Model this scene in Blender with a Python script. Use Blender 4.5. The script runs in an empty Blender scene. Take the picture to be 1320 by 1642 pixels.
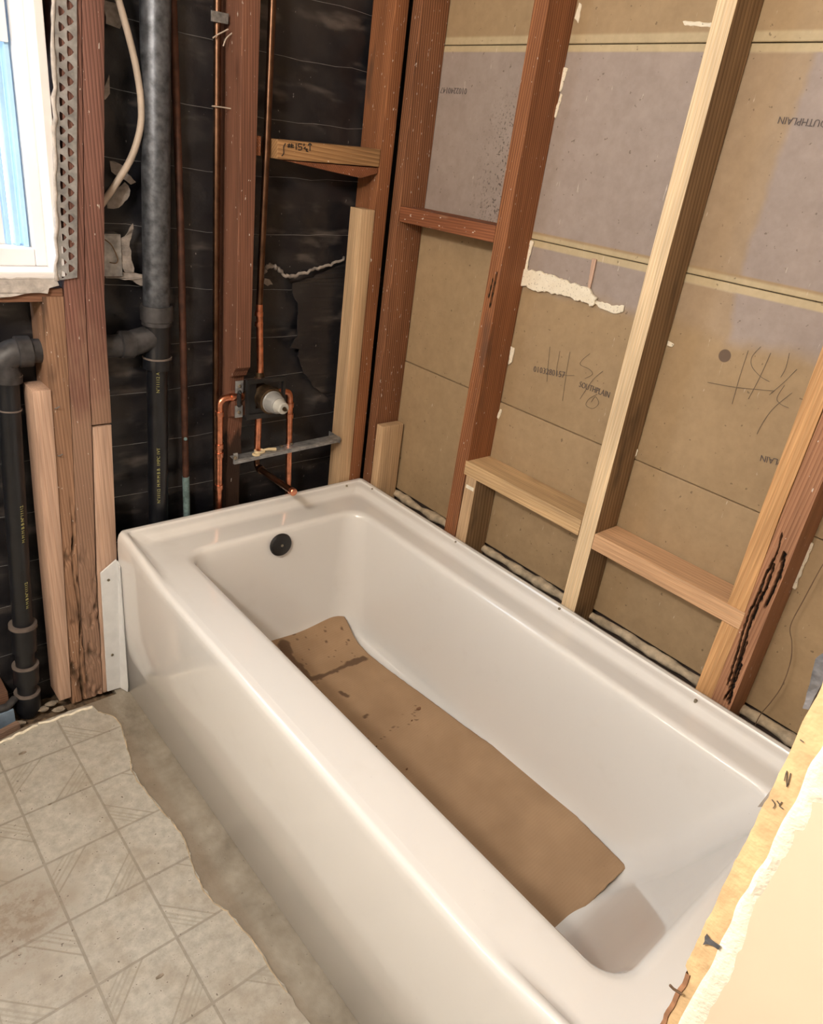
import bpy, bmesh, math, random
from mathutils import Vector, Matrix, noise
from mathutils.geometry import tessellate_polygon
random.seed(7)
S = bpy.context.scene
COL = S.collection

# ------------------------------------------------------------------ camera
CAM = Vector((-0.545, -1.5756, 1.3952))
YAW, PIT, ROL, FPX = 0.7755, -0.4581, 0.1422, 1145.92
W, H = 1320, 1642
fwd = Vector((math.sin(YAW)*math.cos(PIT), math.cos(YAW)*math.cos(PIT), math.sin(PIT)))
rgt0 = Vector((math.cos(YAW), -math.sin(YAW), 0)); up0 = rgt0.cross(fwd)
rgt = rgt0*math.cos(ROL) + up0*math.sin(ROL); upv = -rgt0*math.sin(ROL) + up0*math.cos(ROL)
cd = bpy.data.cameras.new('camera'); cam = bpy.data.objects.new('camera', cd); COL.objects.link(cam)
cam.matrix_world = Matrix(((rgt.x, upv.x, -fwd.x, CAM.x), (rgt.y, upv.y, -fwd.y, CAM.y), (rgt.z, upv.z, -fwd.z, CAM.z), (0, 0, 0, 1)))
cd.sensor_fit = 'HORIZONTAL'; cd.sensor_width = 36; cd.lens = 36*FPX/W; cd.clip_start = 0.01
S.camera = cam

# ------------------------------------------------------------------ light
S.view_settings.view_transform = 'Standard'; S.view_settings.look = 'None'
S.view_settings.gamma = 1; S.view_settings.use_curve_mapping = False
S.view_settings.exposure = 0.14
S.cycles.max_bounces = 6; S.cycles.diffuse_bounces = 3; S.cycles.glossy_bounces = 3
wd = bpy.data.worlds.new('sky'); S.world = wd; wd.use_nodes = True
bg = wd.node_tree.nodes['Background']; bg.inputs[0].default_value = (0.55, 0.76, 1.0, 1); bg.inputs[1].default_value = 6.5

def lamp(name, loc, energy, col, radius):
    l = bpy.data.lights.new(name, 'POINT'); l.energy = energy; l.color = col; l.shadow_soft_size = radius
    o = bpy.data.objects.new(name, l); o.location = loc; COL.objects.link(o); return o
WARM = (1.0, 0.925, 0.83)
for y in (-0.50, -0.80):                              # bulbs of the vanity bar on the opposite wall
    lamp('vanity_bulb_light', (-1.45, y, 1.92), 8, WARM, 0.06)
for y in (-1.12, -1.27):                              # wall lamp by the doorway
    lamp('wall_lamp_light', (-1.02, y, 1.88), 33, WARM, 0.06)
pl = bpy.data.lights.new('window_portal', 'AREA'); pl.shape = 'RECTANGLE'; pl.size = 0.66; pl.size_y = 0.95
pl.cycles.is_portal = True
po = bpy.data.objects.new('window_portal', pl); po.location = (-0.42, 0.16, 1.58); po.rotation_euler = (math.pi/2, 0, math.pi); COL.objects.link(po)
po.rotation_euler = (-math.pi/2, 0, 0)

# ------------------------------------------------------------------ helpers
def U(px, py, ax, val):
    "point of the place seen at photo position (px, py) on the plane ax = val"
    d = fwd + rgt*((px-W/2)/FPX) + upv*((H/2-py)/FPX); i = 'xyz'.index(ax)
    return CAM + d*((val-CAM[i])/d[i])

def tag(o, label=None, cat=None, group=None, kind=None):
    if label: o['label'] = label
    if cat: o['category'] = cat
    if group: o['group'] = group
    if kind: o['kind'] = kind
    return o
def thing(name, loc, label, cat, group=None):
    o = bpy.data.objects.new(name, None); o.location = loc; COL.objects.link(o); o.empty_display_size = .05
    return tag(o, label, cat, group)
def wloc(o):
    v = Vector((0, 0, 0))
    while o: v += o.location; o = o.parent
    return v
def mk(name, verts, faces, mat, parent=None, smooth=False, bevel=0, at=None, attr=None, segs=2):
    "one mesh object from world-space vertices"
    verts = [Vector(v) for v in verts]
    if parent: org = wloc(parent)
    elif at is not None: org = Vector(at)
    else:
        xs = [v.x for v in verts]; ys = [v.y for v in verts]; zs = [v.z for v in verts]
        org = Vector(((min(xs)+max(xs))/2, (min(ys)+max(ys))/2, min(zs)))
    me = bpy.data.meshes.new(name); me.from_pydata([v-org for v in verts], [], faces)
    if attr:
        for k, vals in attr.items():
            a = me.attributes.new(k, 'FLOAT', 'POINT'); a.data.foreach_set('value', vals)
    bm = bmesh.new(); bm.from_mesh(me); bmesh.ops.recalc_face_normals(bm, faces=bm.faces)
    if bevel:
        es = [e for e in bm.edges if len(e.link_faces) == 2 and e.calc_face_angle(0) > .6]
        bmesh.ops.bevel(bm, geom=es, offset=bevel, segments=segs, affect='EDGES', profile=.6)
    bm.to_mesh(me); bm.free()
    if smooth:
        me.shade_smooth()
        if smooth is not True: me.set_sharp_from_angle(angle=smooth)
    o = bpy.data.objects.new(name, me); COL.objects.link(o)
    if parent: o.parent = parent
    else: o.location = org
    if mat: me.materials.append(mat)
    return o
def boxd(x0, x1, y0, y1, z0, z1):
    v = [(x0,y0,z0),(x1,y0,z0),(x1,y1,z0),(x0,y1,z0),(x0,y0,z1),(x1,y0,z1),(x1,y1,z1),(x0,y1,z1)]
    return v, [(0,3,2,1),(4,5,6,7),(0,1,5,4),(1,2,6,5),(2,3,7,6),(3,0,4,7)]
def box(name, x0, x1, y0, y1, z0, z1, mat, parent=None, bevel=.0015, **k):
    v, f = boxd(x0, x1, y0, y1, z0, z1); return mk(name, v, f, mat, parent, bevel=bevel, **k)
def join(*vf):
    V, F = [], []
    for v, f in vf:
        n = len(V); V += list(v); F += [tuple(i+n for i in q) for q in f]
    return V, F
def loft(rings, caps=True, closed=True):
    V, F, k = [], [], len(rings[0])
    for r in rings: V += list(r)
    for i in range(len(rings)-1):
        for j in range(k if closed else k-1):
            a, b = i*k+j, i*k+(j+1) % k; F.append((a, b, b+k, a+k))
    if caps: F += [tuple(range(k))[::-1], tuple((len(rings)-1)*k+j for j in range(k))]
    return V, F
def path(pts, r, n=10):
    "tube along points, r a number or a list"
    pts = [Vector(p) for p in pts]; R = r if isinstance(r, (list, tuple)) else [r]*len(pts)
    t0 = (pts[1]-pts[0]).normalized(); a = t0.orthogonal().normalized(); rings = []
    for i, p in enumerate(pts):
        t = (pts[min(i+1, len(pts)-1)]-pts[max(i-1, 0)])
        if t.length < 1e-9: t = t0
        t.normalize(); a = (a-t*a.dot(t)).normalized(); b = t.cross(a)
        rings.append([p+(a*math.cos(q)+b*math.sin(q))*R[i] for q in [2*math.pi*j/n for j in range(n)]])
    return loft(rings)
def tube(name, pts, r, mat, parent=None, n=12, **k):
    v, f = path(pts, r, n); return mk(name, v, f, mat, parent, smooth=.7, **k)
def spline(pts, m=8):
    pts = [Vector(p) for p in pts]; out = []
    for i in range(len(pts)-1):
        p0, p1, p2, p3 = pts[max(i-1, 0)], pts[i], pts[i+1], pts[min(i+2, len(pts)-1)]
        for j in range(m):
            t = j/m; out.append(.5*((2*p1)+(p2-p0)*t+(2*p0-5*p1+4*p2-p3)*t*t+(3*p1-p0-3*p2+p3)*t**3))
    return out+[pts[-1]]
def lathe(p0, p1, prof):
    "profile [(distance along, radius)...] spun about the line p0->p1"
    p0, p1 = Vector(p0), Vector(p1); d = (p1-p0).normalized(); a = d.orthogonal().normalized(); b = d.cross(a); n = 28
    return loft([[p0+d*s+(a*math.cos(2*math.pi*j/n)+b*math.sin(2*math.pi*j/n))*max(r, 1e-4) for j in range(n)] for s, r in prof])
def lat(name, p0, p1, prof, mat, parent=None, **k):
    v, f = lathe(p0, p1, prof); return mk(name, v, f, mat, parent, smooth=.6, **k)
def prism(loop, off, holes=()):
    "flat outline (3-D points) pushed by the vector off; holes cut through"
    loops = [[Vector(p) for p in loop]]+[[Vector(p) for p in h] for h in holes]
    tri = tessellate_polygon(loops); V = [p for l in loops for p in l]; n = len(V); off = Vector(off)
    F = [tuple(t) for t in tri]+[tuple(i+n for i in t[::-1]) for t in tri]; s = 0
    for l in loops:
        k = len(l)
        for j in range(k):
            a, b = s+j, s+(j+1) % k; F.append((a, b, b+n, a+n))
        s += k
    return V+[p+off for p in V], F
def ragged(pts, amp, step, seed=0, closed=True):
    "outline with small irregular teeth"
    rnd = random.Random(seed); out = []; pts = [Vector(p) for p in pts]; m = len(pts)
    for i in range(m if closed else m-1):
        a, b = pts[i], pts[(i+1) % m]; k = max(1, int((b-a).length/step)); d = b-a
        for j in range(k):
            q = a+d*(j/k)
            if j: q = q+Vector((rnd.uniform(-1, 1), rnd.uniform(-1, 1), rnd.uniform(-1, 1)))*amp
            out.append(q)
    if not closed: out.append(pts[-1])
    return out
def segd(p, a, b):
    (px, py), (ax, ay), (bx, by) = p, a, b; dx, dy = bx-ax, by-ay; L = dx*dx+dy*dy
    t = 0 if L == 0 else max(0, min(1, ((px-ax)*dx+(py-ay)*dy)/L)); return math.hypot(px-ax-t*dx, py-ay-t*dy)
def sm(a, b, x):
    t = max(0, min(1, (x-a)/(b-a))); return t*t*(3-2*t)
def nz(x, y, z=0): return noise.noise(Vector((x, y, z)))
def interp(tab, z):
    if z <= tab[0][0]: return tab[0][1:]
    for a, b in zip(tab, tab[1:]):
        if z <= b[0]:
            t = (z-a[0])/(b[0]-a[0]); return tuple(p+(q-p)*t for p, q in zip(a[1:], b[1:]))
    return tab[-1][1:]
def text(name, s, size, org, right, up, mat, parent, thick=.0004, squeeze=1):
    c = bpy.data.curves.new(name, 'FONT'); c.body = s; c.size = size; c.extrude = thick; c.resolution_u = 2; c.offset = -size*.012
    o = bpy.data.objects.new(name, c); COL.objects.link(o); bpy.context.view_layer.update()
    me = bpy.data.meshes.new_from_object(o.evaluated_get(bpy.context.evaluated_depsgraph_get()))
    bpy.data.objects.remove(o); bpy.data.curves.remove(c); me.name = name
    right, up = Vector(right).normalized(), Vector(up).normalized(); nrm = right.cross(up); off = Vector(org)-wloc(parent)
    for v in me.vertices: v.co = off+right*v.co.x*squeeze+up*v.co.y+nrm*v.co.z
    me.materials.clear(); me.materials.append(mat)
    q = bpy.data.objects.new(name, me); COL.objects.link(q); q.parent = parent; return q

# ------------------------------------------------------------------ materials
def mat(name):
    m = bpy.data.materials.new(name); m.use_nodes = True; nt = m.node_tree
    return m, nt, nt.nodes['Principled BSDF']
def N(nt, t, **k):
    n = nt.nodes.new(t)
    for a, b in k.items():
        if a == 'ins':
            for i, v in b.items():
                if isinstance(v, bpy.types.NodeSocket): nt.links.new(v, n.inputs[i])
                else: n.inputs[i].default_value = v
        else: setattr(n, a, b)
    return n
def C(*c): return (*c, 1)
def ramp(nt, fac, *st):
    r = N(nt, 'ShaderNodeValToRGB'); nt.links.new(fac, r.inputs[0]); e = r.color_ramp.elements
    e[0].position, e[0].color = st[0][0], C(*st[0][1]); e[1].position, e[1].color = st[1][0], C(*st[1][1])
    for p, c in st[2:]: q = e.new(p); q.color = C(*c)
    return r.outputs[0]
def mixc(nt, fac, a, b, mode='MIX'):
    n = N(nt, 'ShaderNodeMix', data_type='RGBA', blend_type=mode)
    for i, v in ((0, fac), (6, a), (7, b)):
        if isinstance(v, bpy.types.NodeSocket): nt.links.new(v, n.inputs[i])
        else: n.inputs[i].default_value = v
    return n.outputs[2]
def mth(nt, op, a, b=0, c=None):
    n = N(nt, 'ShaderNodeMath', operation=op)
    for i, v in enumerate((a, b) if c is None else (a, b, c)):
        if isinstance(v, bpy.types.NodeSocket): nt.links.new(v, n.inputs[i])
        else: n.inputs[i].default_value = v
    return n.outputs[0]
def band(nt, v, a, b):
    "0..1 smooth step of v from a to b"
    n = N(nt, 'ShaderNodeMapRange', interpolation_type='SMOOTHSTEP'); nt.links.new(v, n.inputs[0])
    n.inputs[1].default_value = a; n.inputs[2].default_value = b; return n.outputs[0]
def noi(nt, vec, scale, detail=3, rough=.55):
    detail = min(detail, 3)
    return N(nt, 'ShaderNodeTexNoise', ins={'Vector': vec, 'Scale': scale, 'Detail': detail, 'Roughness': rough}).outputs[0]
def bump(nt, b, h, strength, dist=.002):
    n = N(nt, 'ShaderNodeBump', ins={'Strength': strength, 'Distance': dist, 'Height': h}); nt.links.new(n.outputs[0], b.inputs['Normal'])
def objvec(nt, jitter=True):
    t = N(nt, 'ShaderNodeTexCoord').outputs['Object']
    if not jitter: return t
    r = N(nt, 'ShaderNodeObjectInfo').outputs['Random']
    m = mth(nt, 'MULTIPLY', r, 37.0)
    return N(nt, 'ShaderNodeVectorMath', operation='ADD', ins={0: t, 1: m}).outputs[0]
def plain(name, col, rough=.5, metal=0, var=.25, scale=30, bmp=0, spec=.5, coat=0):
    m, nt, b = mat(name); v = objvec(nt)
    n = noi(nt, v, scale, 5); d = tuple(c*(1-var) for c in col); l = tuple(min(1, c*(1+var)) for c in col)
    nt.links.new(ramp(nt, n, (.3, d), (.7, l)), b.inputs['Base Color'])
    b.inputs['Roughness'].default_value = rough; b.inputs['Metallic'].default_value = metal
    b.inputs['Specular IOR Level'].default_value = spec; b.inputs['Coat Weight'].default_value = coat
    if bmp: bump(nt, b, noi(nt, v, scale*4, 2), bmp)
    return m
def wood(name, light, dark, axis='z', rings=1.0, stain=None, stain_lo=.55, specks=0., rough=.75, char=None, distort=2.2, contrast=1.0, rot=(.05, .035, .02), fade=None):
    m, nt, b = mat(name); v = objvec(nt)
    def mp(a, l):
        s = {'z': (a, a, l), 'y': (a, l, a), 'x': (l, a, a)}[axis]
        return N(nt, 'ShaderNodeMapping', ins={'Vector': v, 'Scale': s}).outputs[0]
    w = N(nt, 'ShaderNodeTexWave', wave_type='BANDS', bands_direction='DIAGONAL', wave_profile='SAW',
          ins={'Vector': mp(95*rings, 3.2), 'Scale': 1.0, 'Distortion': distort, 'Detail': 1.5, 'Detail Scale': .35}).outputs[1]
    fine = noi(nt, mp(420, 7), 1, 3); big = noi(nt, mp(26, 2.5), 1, 4)
    col = mixc(nt, mth(nt, 'MULTIPLY', mth(nt, 'POWER', w, 1.6), .75*contrast), C(*light), C(*dark))
    col = mixc(nt, .55, col, ramp(nt, fine, (.3, (.45,)*3), (.7, (1.0,)*3)), 'MULTIPLY')
    col = mixc(nt, .7, col, ramp(nt, big, (.25, (.55, .52, .5)), (.7, (1.12, 1.1, 1.08))), 'MULTIPLY')
    if stain: col = mixc(nt, mth(nt, 'MULTIPLY', band(nt, noi(nt, mp(16, 4), 1, 5), stain_lo, stain_lo+.15), .8), col, C(*stain))
    kn = N(nt, 'ShaderNodeTexVoronoi', feature='F1', ins={'Vector': mp(7, 2.6), 'Scale': 1}).outputs['Distance']
    col = mixc(nt, mth(nt, 'MULTIPLY', band(nt, kn, .13, .05), .75), col, C(*[c*.45 for c in dark]))
    if char is not None:
        z = N(nt, 'ShaderNodeSeparateXYZ', ins={0: N(nt, 'ShaderNodeNewGeometry').outputs['Position']}).outputs[2]
        zz = mth(nt, 'ADD', z, mth(nt, 'MULTIPLY', noi(nt, mp(40, 14), 1, 4), .16))
        col = mixc(nt, mth(nt, 'MULTIPLY', band(nt, zz, char+.09, char+.05), .9), col, C(.02, .012, .008))
    if fade:
        z = N(nt, 'ShaderNodeSeparateXYZ', ins={0: N(nt, 'ShaderNodeNewGeometry').outputs['Position']}).outputs[2]
        zz = mth(nt, 'ADD', z, mth(nt, 'MULTIPLY', mth(nt, 'SUBTRACT', noi(nt, mp(18, 7), 1, 4), .5), .5))
        col = mixc(nt, mth(nt, 'MULTIPLY', band(nt, zz, fade[1], fade[0]), .8), col, mixc(nt, mth(nt, 'MULTIPLY', w, .7), C(*fade[2]), C(*[c*.5 for c in fade[2]])))
    at = N(nt, 'ShaderNodeAttribute', attribute_name='rot').outputs['Fac']
    col = mixc(nt, at, col, C(*rot))
    if specks:
        sp = band(nt, noi(nt, mp(170, 60), 1, 2), .74-.1*specks, .78-.1*specks)
        col = mixc(nt, mth(nt, 'MULTIPLY', sp, .75), col, C(.75, .70, .62))
    nt.links.new(col, b.inputs['Base Color']); b.inputs['Roughness'].default_value = rough; b.inputs['Specular IOR Level'].default_value = .3
    bump(nt, b, mth(nt, 'MULTIPLY', w, -.8), .35, .0012)
    return m

OLD = dict(light=(.36, .125, .05), dark=(.15, .045, .018))
M = {}
M['old'] = wood('old_fir_upright', (.44, .185, .08), (.15, .05, .022), specks=.35, stain=(.12, .06, .035), stain_lo=.60, contrast=1.25)
M['old_grain'] = wood('old_fir_ridged', (.40, .18, .088), (.10, .036, .018), rings=.9, specks=.55, distort=.5, contrast=1.35)
M['old_y'] = wood('old_fir_cross', (.34, .13, .06), (.16, .05, .022), axis='y', specks=.6, stain=(.45, .36, .26), stain_lo=.64)
M['old_plum'] = wood('old_fir_window_side', (.30, .15, .115), (.115, .05, .04), specks=.3, stain=(.08, .045, .035), stain_lo=.57, fade=(.72, 1.0, (.40, .25, .17)), contrast=1.2)
M['old_char'] = wood('old_fir_notched', (.27, .125, .078), (.12, .045, .028), specks=.25, char=.68)
M['rotten'] = wood('rotten_fir', (.46, .275, .175), (.22, .11, .065), specks=.5, stain=(.06, .035, .025), stain_lo=.56)
M['termite'] = wood('eaten_fir', (.50, .26, .145), (.26, .11, .06), specks=.35, rot=(.012, .008, .006))
M['new'] = wood('new_pine', (.76, .54, .33), (.56, .34, .18), rings=.75, rough=.65, contrast=.7)
M['new_pale'] = wood('new_pale_pine', (.98, .78, .52), (.82, .55, .28), rings=1.0, rough=.6, contrast=.75, distort=.8)
M['new_pink'] = wood('new_pink_fir', (.66, .46, .35), (.48, .29, .20), rings=.6, rough=.65, contrast=.7)
M['new_y'] = wood('new_pine_cross', (.74, .52, .29), (.52, .31, .14), axis='y', rings=.8, stain=(.33, .23, .13), stain_lo=.6, contrast=.8)
M['new_pink_y'] = wood('new_fir_cross', (.76, .48, .28), (.56, .30, .15), axis='y', rings=.6, contrast=.6)
M['new_x'] = wood('pine_cross_far', (.50, .29, .13), (.22, .10, .04), axis='x', rings=.7, specks=.4)
M['brown_side'] = wood('weathered_pine', (.40, .26, .14), (.15, .085, .04), rings=.55, stain=(.10, .065, .04), stain_lo=.55)
M['orange'] = wood('orange_fir', (.80, .47, .22), (.56, .28, .11), rings=.6, rough=.65, contrast=.8)
M['chip'] = plain('wood_chip', (.20, .10, .05), .8)

def acrylic():
    m, nt, b = mat('white_acrylic'); v = objvec(nt, False)
    d = noi(nt, v, 9, 6, .7); sc = noi(nt, v, 260, 2)
    base = mixc(nt, mth(nt, 'MULTIPLY', band(nt, d, .55, .85), .25), C(.80, .785, .765), C(.66, .63, .59))
    col = mixc(nt, mth(nt, 'MULTIPLY', band(nt, sc, .775, .80), .7), base, C(.22, .18, .14))
    nt.links.new(col, b.inputs['Base Color']); b.inputs['Roughness'].default_value = .16
    b.inputs['Coat Weight'].default_value = .6; b.inputs['Coat Roughness'].default_value = .05; return m
M['tub'] = acrylic()
M['black_plastic'] = plain('black_plastic', (.012, .012, .013), .45)
M['black_gloss'] = plain('black_abs', (.009, .010, .013), .30, var=.3, bmp=.05)
M['abs_dusty'] = plain('dusty_abs', (.038, .036, .038), .5, var=.5, scale=45)
M['cast'] = plain('grey_galvanised_pipe', (.098, .105, .12), .42, metal=.55, var=.55, scale=55)
M['solvent'] = plain('pale_cement_ring', (.15, .12, .105), .6)
M['rust'] = plain('rusty_pipe', (.085, .035, .022), .6, metal=.4, var=.4, scale=40)
M['verdigris'] = plain('green_corrosion', (.16, .24, .24), .8, var=.4, scale=80)
M['copper'] = plain('copper', (.72, .30, .18), .3, metal=1, var=.3, scale=60, bmp=.04)
M['copper_old'] = plain('tarnished_copper', (.125, .068, .042), .36, metal=1, var=.35, scale=30, bmp=.04)
M['solder'] = plain('solder', (.55, .48, .42), .4, metal=.9)
M['brass'] = plain('dull_brass', (.11, .075, .045), .5, metal=.9, var=.4)
M['cartridge'] = plain('grey_cartridge', (.27, .27, .265), .4, var=.1)
M['cap'] = plain('pale_cap', (.50, .49, .45), .4, var=.1)
M['white_plastic'] = plain('white_plastic', (.72, .73, .74), .35, var=.06, bmp=0)
M['galv'] = plain('galvanised_sheet', (.40, .41, .42), .4, metal=.7, var=.35, scale=50)
M['lead'] = plain('lead_strap', (.22, .21, .20), .6, metal=.4, var=.4, scale=90)
M['screw'] = plain('screw_steel', (.33, .29, .22), .35, metal=.8)
M['clip'] = plain('beige_clip', (.68, .55, .34), .5, var=.1)
M['cable'] = plain('beige_cable', (.46, .38, .31), .55, var=.15)
M['wire'] = plain('bright_wire', (.30, .30, .30), .4, metal=.5, bmp=0)
M['darkwire'] = plain('dark_wire', (.16, .10, .06), .6, bmp=0)
M['plaster'] = plain('white_plaster', (.86, .79, .65), .85, var=.14, scale=90, bmp=.35)
def pitted():
    m, nt, b = mat('pitted_plaster'); v = objvec(nt, False); n = noi(nt, v, 230, 3, .6); n2 = noi(nt, v, 60, 4)
    col = mixc(nt, n2, C(.72, .63, .48), C(.90, .83, .69)); col = mixc(nt, mth(nt, 'MULTIPLY', band(nt, n, .60, .68), .75), col, C(.22, .16, .10))
    nt.links.new(col, b.inputs['Base Color']); b.inputs['Roughness'].default_value = .9; bump(nt, b, n, -.5, .003); return m
M['pitted'] = pitted()
M['plaster_grey'] = plain('grey_plaster', (.46, .42, .39), .85, var=.25, scale=60, bmp=.5)
M['ledge'] = plain('dirty_plaster', (.46, .37, .26), .9, var=.35, scale=40, bmp=.6)
M['paint_white'] = plain('window_white', (.78, .76, .76), .4, var=.05, scale=8, bmp=0)
M['cream'] = plain('cream_wall', (.70, .56, .42), .6, var=.06, scale=6, bmp=.06)
M['cream_edge'] = plain('tan_board_edge', (.66, .45, .24), .8, var=.22, scale=60, bmp=.3)
M['torn_edge'] = plain('brown_paper_edge', (.34, .17, .09), .8, var=.4, scale=90)
M['felt'] = plain('dark_felt', (.10, .10, .11), .7, var=.6, scale=60, bmp=.4)
M['paper_scrap'] = plain('grey_paper', (.28, .245, .22), .8, var=.35, scale=50, bmp=.3)
M['ink'] = plain('stamp_ink', (.11, .088, .085), .7, bmp=0, var=0)
M['pencil'] = plain('pencil', (.12, .095, .075), .6, bmp=0, var=0)
M['marker'] = plain('marker', (.012, .01, .01), .6, bmp=0, var=0)
M['yellow_print'] = plain('yellow_print', (.38, .36, .13), .6, bmp=0, var=.2)
M['wall_paint'] = plain('room_paint', (.45, .41, .35), .7, var=.04, scale=3)
M['sheath'] = plain('dark_sheathing', (.06, .04, .03), .9)
M['blue_sheet'] = plain('blue_grey_sheet', (.16, .22, .30), .5)

def lathboard():
    m, nt, b = mat('gypsum_lath_paper'); v = objvec(nt, False)
    s = N(nt, 'ShaderNodeSeparateXYZ', ins={0: v}).outputs; y, z = s[1], s[2]
    n1 = noi(nt, v, 7, 5); n2 = noi(nt, v, 40, 5, .65); n3 = noi(nt, v, 190, 3)
    jz = mth(nt, 'ADD', z, mth(nt, 'MULTIPLY', mth(nt, 'SUBTRACT', n1, .5), .06)); jy = mth(nt, 'ADD', y, mth(nt, 'MULTIPLY', mth(nt, 'SUBTRACT', n1, .5), .05))
    tan = mixc(nt, n1, C(.325, .225, .125), C(.42, .30, .175))
    lav = mixc(nt, n1, C(.30, .24, .21), C(.385, .32, .285))
    up = mth(nt, 'MULTIPLY', band(nt, jz, 1.135, 1.185), mth(nt, 'SUBTRACT', 1, band(nt, z, 1.632, 1.636)))
    low = mth(nt, 'MAXIMUM', band(nt, z, 1.256, 1.262), band(nt, y, -.40, -.405))
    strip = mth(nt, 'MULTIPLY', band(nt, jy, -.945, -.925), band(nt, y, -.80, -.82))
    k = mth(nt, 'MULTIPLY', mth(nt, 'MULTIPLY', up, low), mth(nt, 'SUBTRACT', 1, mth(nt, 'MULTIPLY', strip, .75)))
    edge = mth(nt, 'MULTIPLY', band(nt, z, 1.240, 1.244), mth(nt, 'SUBTRACT', 1, band(nt, z, 1.272, 1.276)))
    k = mth(nt, 'MULTIPLY', k, mth(nt, 'SUBTRACT', 1, edge))
    wrap = mth(nt, 'MAXIMUM', mth(nt, 'MULTIPLY', band(nt, z, 1.238, 1.242), mth(nt, 'SUBTRACT', 1, band(nt, z, 1.266, 1.272))), mth(nt, 'MULTIPLY', band(nt, z, 1.630, 1.636), mth(nt, 'SUBTRACT', 1, band(nt, z, 1.662, 1.668))))
    tan = mixc(nt, wrap, tan, C(.50, .40, .25))
    col = mixc(nt, k, tan, lav)
    col = mixc(nt, .35, col, ramp(nt, n2, (.3, (.7, .68, .66)), (.7, (1.1, 1.1, 1.1))), 'MULTIPLY')
    mould = mth(nt, 'MULTIPLY', mth(nt, 'MULTIPLY', band(nt, jy, -.17, -.30), band(nt, y, -.42, -.36)), mth(nt, 'MULTIPLY', band(nt, z, 1.22, 1.27), mth(nt, 'SUBTRACT', 1, band(nt, jz, 1.48, 1.60))))
    mm = mth(nt, 'MULTIPLY', mould, band(nt, n3, .56, .64)); col = mixc(nt, mth(nt, 'MULTIPLY', mm, .75), col, C(.04, .03, .025))
    col = mixc(nt, mth(nt, 'MULTIPLY', band(nt, noi(nt, v, 95, 2), .70, .74), .55), col, C(.08, .055, .035))
    scr = N(nt, 'ShaderNodeMapping', ins={'Vector': v, 'Scale': (60, 150, 22)}).outputs[0]
    col = mixc(nt, mth(nt, 'MULTIPLY', band(nt, noi(nt, scr, 1, 3), .715, .77), .5), col, C(.78, .70, .60))
    d = N(nt, 'ShaderNodeVectorMath', operation='DISTANCE', ins={0: v, 1: (.861, -.949, 1.125)}).outputs['Value']
    col = mixc(nt, mth(nt, 'MULTIPLY', band(nt, d, .0135, .0115), .85), col, C(.10, .065, .05))
    nt.links.new(col, b.inputs['Base Color']); b.inputs['Roughness'].default_value = .72; b.inputs['Specular IOR Level'].default_value = .35
    bump(nt, b, n2, .12); return m
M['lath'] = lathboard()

def blackpaper():
    m, nt, b = mat('black_building_paper'); v = objvec(nt, False)
    n1 = noi(nt, v, 5, 5, .6); n3 = noi(nt, v, 240, 2)
    col = ramp(nt, n1, (.35, (.009, .0095, .013)), (.75, (.034, .030, .030)))
    hs = N(nt, 'ShaderNodeMapping', ins={'Vector': v, 'Scale': (7, 7, 24)}).outputs[0]
    col = mixc(nt, mth(nt, 'MULTIPLY', band(nt, noi(nt, hs, 1, 3, .5), .56, .76), .65), col, C(.13, .11, .10))
    sp = N(nt, 'ShaderNodeMapping', ins={'Vector': v, 'Scale': (150, 150, 70)}).outputs[0]
    col = mixc(nt, mth(nt, 'MULTIPLY', band(nt, noi(nt, sp, 1, 2), .735, .765), .55), col, C(.40, .36, .33))
    nt.links.new(col, b.inputs['Base Color'])
    r = N(nt, 'ShaderNodeMapRange', ins={0: n1, 3: .26, 4: .5}).outputs[0]; nt.links.new(r, b.inputs['Roughness'])
    bump(nt, b, noi(nt, v, 60, 5, .65), .35, .003); return m
M['paper'] = blackpaper()

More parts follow.
